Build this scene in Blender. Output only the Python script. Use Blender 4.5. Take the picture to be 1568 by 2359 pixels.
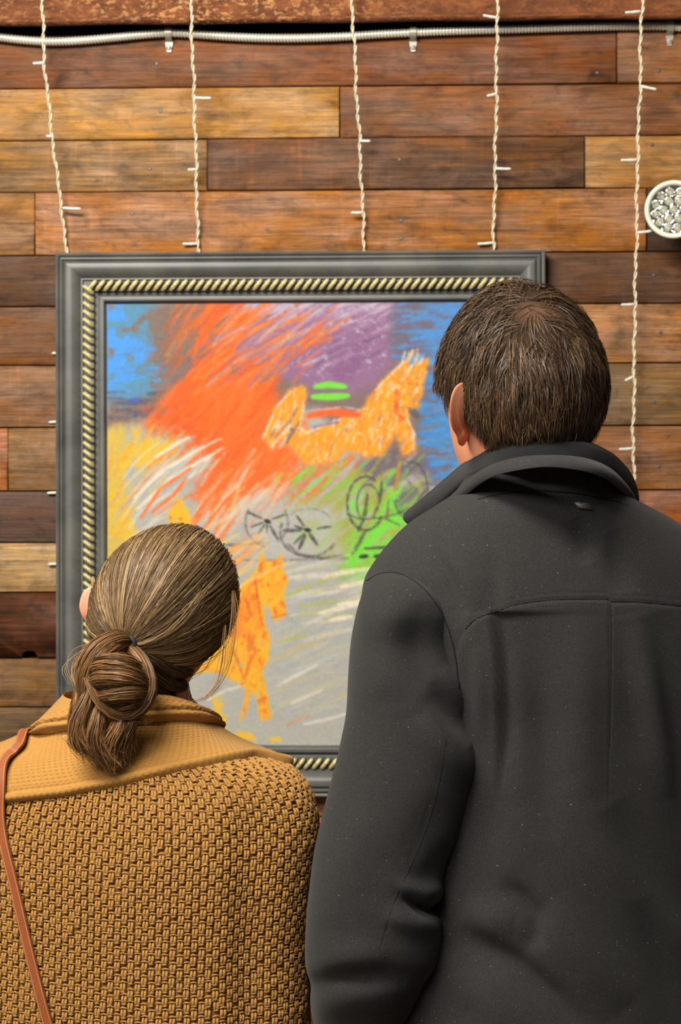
import bpy, math, random
import numpy as np
from mathutils import Matrix, Vector, noise as mnoise

for _o in list(bpy.data.objects):
    bpy.data.objects.remove(_o, do_unlink=True)
scene = bpy.context.scene
COL = scene.collection
random.seed(7)
RNG = np.random.default_rng(11)

# ------------------------------------------------------------------ camera
IMG_W, IMG_H, FPX = 1568.0, 2359.0, 4500.0
CAM = np.array([0.0, -3.5, 1.56])
CAM_YAW, CAM_ROLL = math.radians(2.0), math.radians(-0.10)
_cm = (Matrix.Rotation(CAM_YAW, 4, 'Z') @ Matrix.Rotation(math.pi / 2, 4, 'X') @ Matrix.Rotation(CAM_ROLL, 4, 'Z'))
cam_data = bpy.data.cameras.new('camera')
cam_data.sensor_fit = 'VERTICAL'
cam_data.sensor_height = 24.0
cam_data.sensor_width = 24.0
cam_data.lens = FPX / IMG_H * 24.0
cam_data.clip_start = 0.05
cam_data.dof.use_dof = True
cam_data.dof.focus_distance = 1.98
cam_data.dof.aperture_fstop = 11.0
cam = bpy.data.objects.new('camera', cam_data)
COL.objects.link(cam)
cam.matrix_world = Matrix.Translation(Vector(CAM)) @ _cm
scene.camera = cam
_R = np.array(_cm.to_3x3())
RIGHT, UP, FWD = _R[:, 0], _R[:, 1], -_R[:, 2]

# ------------------------------------------------------------------ world, lights, exposure
scene.view_settings.view_transform = 'Standard'
scene.view_settings.look = 'None'
scene.view_settings.exposure = 0.0
scene.view_settings.gamma = 1.0
scene.view_settings.use_curve_mapping = False
world = bpy.data.worlds.new('world')
scene.world = world
world.use_nodes = True
world.node_tree.nodes['Background'].inputs[0].default_value = (1.0, 0.93, 0.83, 1)
world.node_tree.nodes['Background'].inputs[1].default_value = 0.11

def area_light(name, loc, target, sx, sy, power, color):
    d = bpy.data.lights.new(name, 'AREA')
    d.shape = 'RECTANGLE'
    d.size, d.size_y = sx, sy
    d.energy = power
    d.color = color
    o = bpy.data.objects.new(name, d)
    COL.objects.link(o)
    o.location = loc
    o.rotation_euler = (Vector(target) - Vector(loc)).to_track_quat('-Z', 'Y').to_euler()
    return o
# rows of ceiling lights in the gallery: one washing the wall, one over the visitors
area_light('ceiling_light_row', (-0.95, -2.55, 3.15), (0.0, -0.5, 1.3), 1.5, 0.5, 118, (1.0, 0.95, 0.86))
area_light('ceiling_light_row', (-1.2, -4.2, 3.15), (0.1, -0.8, 1.3), 1.6, 0.6, 78, (1.0, 0.95, 0.86))

# ------------------------------------------------------------------ helpers
def ray(px, py):
    return FWD + RIGHT * ((px - IMG_W / 2) / FPX) + UP * ((IMG_H / 2 - py) / FPX)

def P(px, py, Y):
    """Point on the plane y = Y that shows at pixel (px, py)."""
    d = ray(px, py)
    return CAM + d * ((Y - CAM[1]) / d[1])

def PA(pts, Y=None):
    return np.array([P(p[0], p[1], p[2] if Y is None else Y) for p in pts])

def proj(V):
    d = np.asarray(V) - CAM
    w = d @ FWD
    return IMG_W / 2 + FPX * (d @ RIGHT) / w, IMG_H / 2 - FPX * (d @ UP) / w

def lin(c):
    c = np.asarray(c, float) / 255.0
    return np.where(c <= 0.04045, c / 12.92, ((c + 0.055) / 1.055) ** 2.4)

def lin4(c):
    return tuple(float(x) for x in lin(c)) + (1.0,)

WPOS = {}
def empty(name, loc, parent=None):
    o = bpy.data.objects.new(name, None)
    COL.objects.link(o)
    place(o, loc, parent)
    return o

def place(o, loc, parent=None):
    loc = np.asarray(loc, float)
    WPOS[o.name] = loc
    base = np.zeros(3)
    if parent is not None:
        o.parent = parent
        base = WPOS[parent.name]
    o.location = loc - base

def make_mesh(name, V, F):
    """V: (n,3); F: array or list of arrays / lists of index tuples."""
    me = bpy.data.meshes.new(name)
    V = np.asarray(V, np.float64)
    if isinstance(F, np.ndarray):
        F = [F]
    groups = []
    for f in F:
        if isinstance(f, np.ndarray) and f.ndim == 2:
            groups.append(f)
        else:
            groups.append(np.asarray(f).reshape(1, -1))
    idx = np.concatenate([g.ravel() for g in groups]).astype(np.int32)
    cnt = np.concatenate([np.full(len(g), g.shape[1]) for g in groups]).astype(np.int32)
    start = np.concatenate([[0], np.cumsum(cnt)[:-1]]).astype(np.int32)
    me.vertices.add(len(V))
    me.vertices.foreach_set('co', V.astype(np.float32).ravel())
    me.loops.add(len(idx))
    me.loops.foreach_set('vertex_index', idx)
    me.polygons.add(len(cnt))
    me.polygons.foreach_set('loop_start', start)
    me.update(calc_edges=True)
    me.validate()
    return me

def mk(name, V, F, mat=None, parent=None, origin=None, smooth=True, uv=None, col=None, sharp=None):
    V = np.asarray(V, float)
    if origin is None:
        origin = V.mean(0)
    me = make_mesh(name, V - origin, F)
    if smooth:
        me.polygons.foreach_set('use_smooth', np.ones(len(me.polygons), bool))
        if sharp is not None:
            me.set_sharp_from_angle(angle=math.radians(sharp))
    if uv is not None:
        lay = me.uv_layers.new(name='UVMap')
        li = np.empty(len(me.loops), np.int32)
        me.loops.foreach_get('vertex_index', li)
        lay.data.foreach_set('uv', np.asarray(uv, np.float32)[li].ravel())
    if col is not None:
        at = me.color_attributes.new('tint', 'FLOAT_COLOR', 'POINT')
        c4 = np.ones((len(V), 4), np.float32)
        c4[:, :3] = col
        at.data.foreach_set('color', c4.ravel())
    if mat is not None:
        me.materials.append(mat)
    o = bpy.data.objects.new(name, me)
    COL.objects.link(o)
    place(o, origin, parent)
    return o

def tag(o, label=None, cat=None, group=None, kind=None):
    if label: o['label'] = label
    if cat: o['category'] = cat
    if group: o['group'] = group
    if kind: o['kind'] = kind
    return o

def gridF(n, m, wrap=False, off=0):
    i, j = np.meshgrid(np.arange(n - 1), np.arange(m if wrap else m - 1), indexing='ij')
    a = i * m + j
    b = i * m + (j + 1) % m
    c = (i + 1) * m + (j + 1) % m
    d = (i + 1) * m + j
    return np.stack([a, b, c, d], -1).reshape(-1, 4) + off

def catmull(pts, n):
    """Resample control points (k, d) to n points on a Catmull-Rom spline, even in parameter."""
    p = np.asarray(pts, float)
    k = len(p)
    t = np.linspace(0, k - 1, n)
    i = np.clip(np.floor(t).astype(int), 0, k - 2)
    u = (t - i)[:, None]
    g = lambda q: p[np.clip(q, 0, k - 1)]
    p0, p1, p2, p3 = g(i - 1), g(i), g(i + 1), g(i + 2)
    p0 = np.where((i == 0)[:, None], 2 * p1 - p2, p0)
    p3 = np.where((i == k - 2)[:, None], 2 * p2 - p1, p3)
    return 0.5 * (2 * p1 + (p2 - p0) * u + (2 * p0 - 5 * p1 + 4 * p2 - p3) * u ** 2 + (3 * p1 - p0 - 3 * p2 + p3) * u ** 3)

def even(path, step):
    path = np.asarray(path, float)
    s = np.concatenate([[0], np.cumsum(np.linalg.norm(np.diff(path, axis=0), axis=1))])
    n = max(2, int(round(s[-1] / step)) + 1)
    q = np.linspace(0, s[-1], n)
    return np.stack([np.interp(q, s, path[:, k]) for k in range(path.shape[1])], 1)

def frames(path, up=(0, 0, 1)):
    path = np.asarray(path, float)
    T = np.gradient(path, axis=0)
    T /= np.linalg.norm(T, axis=1)[:, None] + 1e-12
    N = np.zeros_like(T)
    v = np.array(up, float)
    if abs(v @ T[0]) > 0.9:
        v = np.array([0.0, 1.0, 0.0])
    for k in range(len(T)):
        v = v - (v @ T[k]) * T[k]
        v /= np.linalg.norm(v) + 1e-12
        N[k] = v
    return T, N, np.cross(T, N)

def tube(path, r, sides=8, cap=True, up=(0, 0, 1), r2=None):
    path = np.asarray(path, float)
    T, N, B = frames(path, up)
    r = np.broadcast_to(np.asarray(r, float), (len(path),))
    r2 = r if r2 is None else np.broadcast_to(np.asarray(r2, float), (len(path),))
    a = np.linspace(0, 2 * math.pi, sides, endpoint=False)
    V = path[:, None] + N[:, None] * (np.cos(a)[None, :, None] * r[:, None, None]) + B[:, None] * (np.sin(a)[None, :, None] * r2[:, None, None])
    V = V.reshape(-1, 3)
    F = [gridF(len(path), sides, True)]
    if cap:
        F.append(np.arange(sides)[::-1])
        F.append(np.arange(sides) + (len(path) - 1) * sides)
    return V, F

def join(parts):
    Vs, Fs, off = [], [], 0
    for V, F in parts:
        Vs.append(np.asarray(V))
        for f in (F if isinstance(F, list) else [F]):
            Fs.append(np.asarray(f) + off)
        off += len(V)
    return np.concatenate(Vs), Fs

def box(x0, x1, y0, y1, z0, z1, bev=0.0):
    """Box whose -y face is chamfered by bev (a plank, a plate)."""
    V = []
    for (y, b) in ((y1, 0.0), (y0 + bev * 0.7, 0.0), (y0, bev)):
        V += [(x0 + b, y, z0 + b), (x1 - b, y, z0 + b), (x1 - b, y, z1 - b), (x0 + b, y, z1 - b)]
    F = [gridF(3, 4, True), np.array([3, 2, 1, 0]), np.array([8, 9, 10, 11])]
    return np.array(V, float), F

def lathe(profile, axis_o, axis_d, n=24, cap=True):
    """profile: list of (radius, along)."""
    d = np.asarray(axis_d, float); d /= np.linalg.norm(d)
    v = np.array([0, 0, 1.0]) if abs(d[2]) < 0.9 else np.array([1.0, 0, 0])
    e1 = np.cross(d, v); e1 /= np.linalg.norm(e1)
    e2 = np.cross(d, e1)
    a = np.linspace(0, 2 * math.pi, n, endpoint=False)
    V = np.array([[np.asarray(axis_o) + d * h + r * (math.cos(t) * e1 + math.sin(t) * e2) for t in a] for r, h in profile]).reshape(-1, 3)
    F = [gridF(len(profile), n, True)]
    if cap:
        F += [np.arange(n)[::-1], np.arange(n) + (len(profile) - 1) * n]
    return V, F

# ------------------------------------------------------------------ node helpers
class NT:
    def __init__(self, name):
        self.mat = bpy.data.materials.new(name)
        self.mat.use_nodes = True
        self.t = self.mat.node_tree
        self.t.nodes.clear()
        self.out = self.n('ShaderNodeOutputMaterial')
    def n(self, typ, **kw):
        nd = self.t.nodes.new(typ)
        for k, v in kw.items():
            setattr(nd, k, v)
        return nd
    def link(self, a, b):
        self.t.links.new(a, b)
    def set(self, sock, v):
        if isinstance(v, bpy.types.NodeSocket):
            self.link(v, sock)
        else:
            sock.default_value = v
    def math(self, op, a, b=0.0, c=0.0, clamp=False):
        nd = self.n('ShaderNodeMath', operation=op, use_clamp=clamp)
        for s, v in zip(nd.inputs, (a, b, c)):
            self.set(s, v)
        return nd.outputs[0]
    def mix(self, f, a, b, mode='MIX'):
        nd = self.n('ShaderNodeMix', data_type='RGBA', blend_type=mode)
        self.set(nd.inputs[0], f)
        self.set(nd.inputs[6], a)
        self.set(nd.inputs[7], b)
        return nd.outputs[2]
    def coords(self, which='Object', scale=(1, 1, 1), rot=(0, 0, 0), loc=(0, 0, 0), src=None):
        if src is None:
            src = self.n('ShaderNodeTexCoord').outputs[which]
        mp = self.n('ShaderNodeMapping')
        self.link(src, mp.inputs[0])
        self.set(mp.inputs[1], loc)
        mp.inputs[2].default_value = rot
        mp.inputs[3].default_value = scale
        return mp.outputs[0]
    def noise(self, vec, scale=5.0, detail=3.0, rough=0.5, dist=0.0):
        nd = self.n('ShaderNodeTexNoise')
        self.link(vec, nd.inputs['Vector'])
        nd.inputs['Scale'].default_value = scale
        nd.inputs['Detail'].default_value = detail
        nd.inputs['Roughness'].default_value = rough
        nd.inputs['Distortion'].default_value = dist
        return nd.outputs[0]
    def ramp(self, fac, stops):
        nd = self.n('ShaderNodeValToRGB')
        self.link(fac, nd.inputs[0])
        el = nd.color_ramp.elements
        while len(el) < len(stops):
            el.new(0.5)
        for e, (p, c) in zip(el, stops):
            e.position = p
            e.color = tuple(c) + ((1.0,) if len(c) == 3 else ()) if not isinstance(c, (int, float)) else (c, c, c, 1)
        return nd.outputs[0]
    def bump(self, h, strength=0.3, dist=0.01):
        nd = self.n('ShaderNodeBump')
        nd.inputs['Strength'].default_value = strength
        nd.inputs['Distance'].default_value = dist
        self.link(h, nd.inputs['Height'])
        return nd.outputs[0]
    def bsdf(self, color, rough=0.6, metal=0.0, normal=None, spec=0.5, **kw):
        nd = self.n('ShaderNodeBsdfPrincipled')
        self.set(nd.inputs['Base Color'], color)
        self.set(nd.inputs['Roughness'], rough)
        self.set(nd.inputs['Metallic'], metal)
        self.set(nd.inputs['Specular IOR Level'], spec)
        if normal is not None:
            self.link(normal, nd.inputs['Normal'])
        for k, v in kw.items():
            self.set(nd.inputs[k], v)
        self.link(nd.outputs[0], self.out.inputs[0])
        return self.mat

def plain(name, srgb, rough=0.6, metal=0.0, spec=0.5, nscale=60.0, namp=0.12, bump=0.0):
    t = NT(name)
    v = t.coords('Object')
    n = t.noise(v, nscale, 4)
    c = lin(srgb)
    col = t.mix(n, tuple(np.clip(c * (1 - namp), 0, 1)) + (1,), tuple(np.clip(c * (1 + namp), 0, 1)) + (1,))
    return t.bsdf(col, rough, metal, t.bump(n, bump, 0.002) if bump else None, spec)
# ------------------------------------------------------------------ floor
def floor_mat():
    t = NT('floor_concrete')
    v = t.coords('Object')
    n = t.noise(v, 3, 6, 0.6)
    c = t.ramp(n, [(0.3, tuple(lin((98, 84, 70)))), (0.7, tuple(lin((132, 116, 98))))])
    return t.bsdf(c, 0.45, normal=t.bump(t.noise(v, 60, 3), 0.1, 0.002))
V, F = box(-2.2, 2.2, -4.6, 0.06, -0.05, 0.0)
tag(mk('floor', V, F, floor_mat(), smooth=False), 'grey brown concrete gallery floor', 'floor', kind='structure')

# ------------------------------------------------------------------ reclaimed plank wall
def wood_mat():
    t = NT('reclaimed_wood')
    oi = t.n('ShaderNodeObjectInfo')
    base = oi.outputs['Color']
    def prop(nm):
        a = t.n('ShaderNodeAttribute', attribute_type='OBJECT', attribute_name=nm)
        return a
    tone2 = prop('tone2').outputs['Color']
    rnd = t.math('MULTIPLY', oi.outputs['Random'], 37.0)
    off = t.n('ShaderNodeCombineXYZ')
    for i in range(3):
        t.link(rnd, off.inputs[i])
    src = t.n('ShaderNodeTexCoord').outputs['Object']
    g1 = t.noise(t.coords(src=src, scale=(1.6, 1, 42), loc=off.outputs[0]), 3.0, 6, 0.62, 0.5)
    g2 = t.noise(t.coords(src=src, scale=(5, 1, 150), loc=off.outputs[0]), 3.0, 3, 0.6)
    blot = t.noise(t.coords(src=src, scale=(2.2, 1, 7), loc=off.outputs[0]), 2.2, 5, 0.6, 0.8)
    spot = t.noise(t.coords(src=src, scale=(9, 1, 13), loc=off.outputs[0]), 3.4, 4, 0.65)
    saw = t.noise(t.coords(src=src, scale=(44, 1, 4), rot=(0, math.radians(18), 0), loc=off.outputs[0]), 2.0, 3, 0.6)
    f = t.ramp(blot, [(0.36, 0.0), (0.66, 1.0)])
    c = t.mix(f, base, tone2)
    sawf = t.math('MULTIPLY', t.ramp(saw, [(0.56, 0.0), (0.72, 1.0)]), prop('saw').outputs['Fac'])
    c = t.mix(t.math('MULTIPLY', sawf, 0.5), c, t.mix(1.0, c, (1.8, 1.4, 1.0, 1), 'MULTIPLY'))
    gv = t.ramp(g1, [(0.25, 0.42), (0.5, 0.95), (0.75, 1.4)])
    c = t.mix(0.85, c, gv, 'MULTIPLY')
    gw = t.ramp(g2, [(0.3, 0.62), (0.7, 1.28)])
    c = t.mix(0.9, c, gw, 'MULTIPLY')
    sp = t.ramp(spot, [(0.28, 0.45), (0.42, 1.0), (0.62, 1.0), (0.76, 1.35)])
    c = t.mix(0.75, c, sp, 'MULTIPLY')
    wear = t.noise(t.coords(src=src, scale=(.75, 1, 1.6), loc=off.outputs[0]), 17.0, 6, 0.68, 0.6)
    wr = t.ramp(wear, [(0.26, (.22, .21, .20)), (0.42, (.72, .72, .70)), (0.52, (1, 1, 1)), (0.62, (1.05, 1.02, 1)), (0.76, (1.6, 1.32, .98))])
    c = t.mix(0.85, c, wr, 'MULTIPLY')
    grey = t.noise(t.coords(src=src, scale=(1, 1, 2.5), loc=off.outputs[0]), 7.0, 5, 0.65)
    hsv = t.n('ShaderNodeHueSaturation')
    t.link(t.ramp(grey, [(0.35, 0.82), (0.6, 1.08)]), hsv.inputs['Saturation'])
    t.link(c, hsv.inputs['Color'])
    c = hsv.outputs[0]
    scr = t.noise(t.coords(src=src, scale=(7, 1, 90), loc=off.outputs[0]), 4.0, 2, 0.5)
    c = t.mix(t.ramp(scr, [(0.66, 0.0), (0.74, 0.45)]), c, t.mix(1.0, c, (0.35, 0.33, 0.32, 1), 'MULTIPLY'))
    h = t.math('ADD', t.math('MULTIPLY', g1, 0.6), t.math('MULTIPLY', g2, 0.4))
    c = t.mix(1.0, c, (1.10, 1.12, 1.08, 1), 'MULTIPLY')
    return t.bsdf(c, 0.62, normal=t.bump(h, 0.5, 0.004), spec=0.3)
WOOD = wood_mat()
NAIL = plain('nail_steel', (92, 90, 88), 0.5, 0.6)
DARKBACK = plain('dark_backing', (22, 17, 13), 0.9)
ROW_Y = [78, 202.5, 321.5, 441, 587, 705, 841, 984, 1131, 1250, 1365, 1516, 1630, 1750, 1880, 2000, 2135, 2255, 2390, 2510, 2650,
         2775, 2910, 3030]
WX0, WX1 = -1.55, 1.6
ROW_Z = [P(300, y, 0.0)[2] for y in ROW_Y] + [0.0]
RED, RED2 = (124, 68, 36), (148, 88, 44)
# per row: (x_start_px or None, tone, tone2, saw)
ROWS = {
 0: [(None, (126, 74, 42), (108, 66, 38), .3), (1420, (140, 88, 48), (120, 76, 42), .2)],
 1: [(None, (186, 134, 70), (150, 104, 52), .15), (782, (136, 82, 42), (108, 68, 38), .2)],
 2: [(None, (158, 112, 60), (118, 84, 46), .8), (477, (112, 70, 38), (78, 52, 34), 1.0), (1346, (158, 114, 66), (140, 98, 54), .3)],
 3: [(None, (160, 108, 54), (128, 86, 44), .3), (80, (164, 106, 56), (134, 86, 46), .6), (1489, (74, 46, 28), (60, 38, 24), .2)],  # far-right plank: dark brown, with the round lamp's shadow partly in its tones
 4: [(None, (98, 64, 40), (78, 52, 34), .3), (700, (98, 62, 36), (76, 48, 28), .6)],
 5: [(None, (122, 76, 40), (96, 60, 34), .2), (600, (176, 118, 62), (128, 82, 44), .5)],
 6: [(None, (140, 92, 50), (112, 74, 42), 1.0), (640, (126, 94, 60), (106, 78, 48), .3)],
 7: [(None, (168, 104, 62), (150, 92, 54), .2), (18, (140, 98, 54), (122, 84, 46), .2), (800, (144, 92, 50), (122, 78, 44), .2)],
 8: [(None, (96, 62, 46), (70, 52, 42), .2), (760, (152, 84, 44), (126, 70, 36), .2)],
 9: [(None, (172, 138, 96), (150, 116, 78), .2), (520, (130, 86, 48), (110, 70, 40), .2)],
 10: [(None, (104, 54, 26), (62, 36, 20), .4), (900, (120, 76, 40), (96, 60, 34), .3)],
 11: [(None, (130, 92, 52), (108, 74, 42), .5), (640, (150, 98, 50), (120, 80, 44), .3)],
 12: [(None, (110, 80, 46), (88, 64, 40), .2), (420, (140, 90, 48), (112, 70, 38), .3)],
 13: [(None, (140, 92, 50), (110, 72, 40), .3), (380, (160, 98, 48), (130, 80, 40), .3)],
 14: [(None, (120, 76, 42), (96, 60, 36), .3), (560, (176, 108, 54), (150, 88, 44), .3)],
}
PALETTE = [((126, 72, 38), (104, 60, 34)), ((160, 112, 58), (130, 90, 46)), ((104, 66, 38), (80, 52, 32)),
           ((158, 94, 44), (128, 76, 38)), ((124, 92, 58), (104, 76, 46)), ((140, 92, 50), (112, 74, 40))]
NAILS = [(361, 147), (370, 256), (344, 388), (305, 492), (924, 508), (924, 549), (920, 368), (1502, 333),
         (1505, 634), (1521, 766), (1506, 926), (1518, 1074), (1375, 168), (1516, 164), (1240, 1500), (340, 322)]
zb0, zb1 = -0.0, ROW_Z[0] + 0.12
V, F = box(WX0, WX1, 0.026, 0.06, 0.0, 3.1)
wall = tag(mk('wall_back', V, F, DARKBACK, smooth=False), 'wall of reclaimed wooden planks laid in horizontal rows', 'wall', kind='structure')
PLANKS = []
def plank(x0, x1, z0, z1, tone, tone2, saw, notch=None):
    g = 0.0011
    dy = random.uniform(-0.0035, 0.0025)
    x0 += g * .7; x1 -= g * .7; z0 += g; z1 -= g
    if notch is None:
        V, F = box(x0, x1, dy, 0.026, z0, z1, 0.0022)
    else:
        pts = [(x0, z0), (notch[0] - notch[1], z0)]
        pts += [(notch[0] + notch[1] * -math.cos(a), z0 + notch[2] * math.sin(a) ** .8) for a in np.linspace(0.15, math.pi - 0.15, 9)]
        pts += [(notch[0] + notch[1], z0), (x1, z0), (x1, z1), (x0, z1)]
        n = len(pts)
        V = np.array([(p[0], y, p[1]) for y in (0.026, dy) for p in pts])
        F = [gridF(2, n, True), np.arange(n)[::-1], np.arange(n) + n]
    o = mk('plank', V, F, WOOD, wall, origin=np.array([(x0 + x1) / 2, 0.012, (z0 + z1) / 2]), smooth=False)
    o.color = lin4(tone)
    o['tone2'] = [float(c) for c in lin(tone2)]
    o['saw'] = float(saw)
    o['kind'] = 'structure'
    PLANKS.append((o, x0, x1, z0, z1, dy))
    return o
for r in range(len(ROW_Z) - 1):
    z1, z0 = ROW_Z[r], ROW_Z[r + 1]
    if z1 - z0 < 0.02:
        continue
    zy = (ROW_Y[r] + (ROW_Y[r + 1] if r + 1 < len(ROW_Y) else ROW_Y[r] + 120)) / 2
    if r in ROWS:
        segs = [(WX0 if s[0] is None else P(s[0], zy, 0)[0], s[1], s[2], s[3]) for s in ROWS[r]]
        # neighbours outside the picture
        xl = -0.72 - random.uniform(0.05, 0.3)
        pl = random.choice(PALETTE)
        segs = [(WX0, pl[0], pl[1], .3), (xl,) + segs[0][1:]] + segs[1:]
        if segs[-1][0] < 0.3 or random.random() < .6:
            pr = random.choice(PALETTE)
            segs.append((0.68 + random.uniform(0.05, 0.4), pr[0], pr[1], .3))
    else:
        segs, x = [], WX0
        while x < WX1 - 0.25:
            p = random.choice(PALETTE)
            segs.append((x, p[0], p[1], random.uniform(0, .6)))
            x += random.uniform(0.5, 1.2)
    for k, s in enumerate(segs):
        xe = segs[k + 1][0] if k + 1 < len(segs) else WX1
        notch = None
        if r == 10 and s[0] < P(60, 1500, 0)[0] < xe:
            notch = (P(68, 1507, 0)[0], 0.0145, 0.0125)
        plank(s[0], xe, z0, z1, s[1], s[2], s[3], notch)
nv, nf = lathe([(0.0036, 0.002), (0.0034, 0.0006), (0.0022, 0.0), (0.0005, 0.0006)], (0, 0, 0), (0, 1, 0), 10)
nail_me = None
for (px, py) in NAILS:
    q = P(px, py, 0)
    for (o, x0, x1, z0, z1, dy) in PLANKS:
        if x0 < q[0] < x1 and z0 < q[2] < z1:
            pos = np.array([q[0], dy - 0.0008, q[2]])
            if nail_me is None:
                n_ = mk('nail', nv + pos, nf, NAIL, o, origin=pos)
                nail_me = n_.data
            else:
                n_ = bpy.data.objects.new('nail', nail_me)
                COL.objects.link(n_)
                place(n_, pos, o)
            n_['kind'] = 'structure'

# ------------------------------------------------------------------ rusty steel beam
def rust_mat():
    t = NT('rusty_steel')
    src = t.n('ShaderNodeTexCoord').outputs['Object']
    v = t.coords(src=src)
    n1 = t.noise(t.coords(src=src, scale=(1, 1, 2.2)), 26, 6, 0.7, 0.6)
    n2 = t.noise(t.coords(src=src, scale=(1, 1, 1.6)), 85, 4, 0.7)
    big = t.noise(t.coords(src=src, scale=(1, 1, 3)), 2.5, 3)
    c = t.ramp(n1, [(0.3, tuple(lin((82, 48, 30)))), (0.5, tuple(lin((124, 72, 42)))), (0.68, tuple(lin((152, 92, 50))))])
    sx = t.n('ShaderNodeSeparateXYZ')
    t.link(v, sx.inputs[0])
    # flaking patches get rarer along the beam towards its right end
    along = t.ramp(t.math('MULTIPLY_ADD', sx.outputs[0], 0.55, 0.5), [(0.30, 1.0), (0.56, 0.0)])
    fl = t.math('MULTIPLY', t.ramp(n2, [(0.52, 0.0), (0.60, 1.0)]), t.ramp(big, [(0.38, 0.25), (0.6, 1.0)]))
    fl = t.math('MULTIPLY', fl, along)
    c = t.mix(fl, c, t.mix(n1, (*lin((216, 178, 128)), 1), (*lin((206, 122, 52)), 1)))
    return t.bsdf(c, 0.75, 0.0, t.bump(t.math('ADD', n1, n2), 0.9, 0.006), spec=0.3)
zl0, zl1 = P(200, 53, -0.058)[2], P(200, 41, -0.058)[2]
prof = [(0.020, zl1 + .050), (-0.036, zl1 + .050), (-0.038, zl0 + .004), (-0.042, zl0), (-0.055, zl0), (-0.059, zl0 + 0.003), (-0.059, zl1 - .002), (-0.055, zl1), (-0.049, zl1 + 0.003), (-0.046, zl1 + 0.008),
        (-0.046, zl1 + 0.150), (-0.049, zl1 + 0.156), (-0.055, zl1 + 0.160), (-0.059, zl1 + 0.163), (-0.059, zl1 + 0.171), (0.020, zl1 + 0.172)]
xs = np.linspace(WX0, WX1, 160)
V = np.array([[(x, p[0] + 0.0006 * math.sin(x * 90 + k), p[1] + 0.0009 * math.sin(x * 23 + k * .3)) for p in prof] for x in xs]).reshape(-1, 3)
F = [gridF(160, len(prof), True)]
F += [np.arange(len(prof))[::-1], np.arange(len(prof)) + 159 * len(prof)]
beam = mk('steel_beam', V, F, rust_mat(), origin=np.array([0, -0.03, zl1 + .08]), sharp=35)
tag(beam, 'rusty steel beam running along the top of the plank wall', 'beam')

# ------------------------------------------------------------------ flexible conduit and straps
def conduit_mat():
    t = NT('galvanised_conduit')
    n = t.noise(t.coords('Object'), 40, 3)
    c = t.mix(n, lin4((206, 201, 186)), lin4((228, 224, 210)))
    return t.bsdf(c, 0.30, 0.3, spec=0.7)
COND = conduit_mat()
cp = [(-420, 70), (-300, 66), (-180, 68), (-40, 79), (0, 86), (60, 93), (115, 96), (180, 94), (260, 87), (330, 80), (388, 76), (440, 78), (520, 84), (610, 88),
      (700, 88), (800, 84), (870, 79), (951, 75), (1050, 71), (1150, 68), (1250, 65), (1350, 62), (1450, 60), (1543, 61), (1620, 70), (1720, 78), (1850, 74)]
CY = -0.0125
path = even(catmull(PA(cp, CY), 500), 0.00145)
nr = len(path)
rad = 0.0074 + 0.0011 * np.cos(np.arange(nr) * 2 * math.pi / 4.0)
V, F = tube(path, rad, 12)
conduit = mk('flexible_conduit', V, F, COND)
tag(conduit, 'ridged flexible metal conduit sagging along the wall under the rusty beam', 'conduit')
STRAP = plain('zinc_strap', (168, 164, 150), 0.38, 0.3)
SCREW = plain('screw_zinc', (206, 204, 194), 0.3, 0.4)
for (sx, sy, lab) in ((388, 76, 'small metal strap holding the conduit above the plank wall left of the painting top'),
                      (951, 75, 'small metal conduit strap near the middle, above the right half of the painting'),
                      (1543, 61, 'small metal conduit strap at the far right above the round lamp')):
    c = P(sx, sy, CY)
    root = empty('conduit_strap', (c[0], -0.001, c[2]))
    tag(root, lab, 'strap', 'one-hole conduit straps')
    r1 = 0.0102
    prof = [(-0.0005, r1 + .001)] + [(CY - r1 * math.sin(a), r1 * math.cos(a)) for a in np.linspace(0, math.pi * 0.97, 14)]
    prof += [(-0.0048, -r1 - 0.003), (-0.0038, -r1 - 0.0065), (-0.0038, -r1 - 0.022)]
    pr = np.array(prof)
    tang = np.gradient(pr, axis=0); tang /= np.linalg.norm(tang, axis=1)[:, None]
    nrm = np.stack([tang[:, 1], -tang[:, 0]], 1)
    wid = np.full(len(pr), 0.0058); wid[-1] = 0.0035; wid[-3:-1] = 0.0068
    V = np.array([[(c[0] + s * w, *(q + n_ * o)) for (s, o) in ((-1, 0), (1, 0), (1, .0012), (-1, .0012))] for q, n_, w in zip(pr, nrm, wid)]).reshape(-1, 3)
    V[:, 2] += c[2]
    F = [gridF(len(pr), 4, True), np.array([3, 2, 1, 0]), np.arange(4) + 4 * (len(pr) - 1)]
    mk('strap_band', V, F, STRAP, root, sharp=40)
    so = np.array([c[0], -0.0052, c[2] - r1 - 0.0145])
    V, F = lathe([(0.0052, 0.002), (0.0052, 0.0), (0.0040, -0.0022), (0.0012, -0.003)], so, (0, 1, 0), 14)
    scr = mk('screw', V, F, SCREW, root)
    V, F = box(so[0] - .003, so[0] + .003, so[1] - .0033, so[1] - .0026, so[2] - .0005, so[2] + .0005)
    mk('screw_slot', V, F, DARKBACK, scr, smooth=False)

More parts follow.
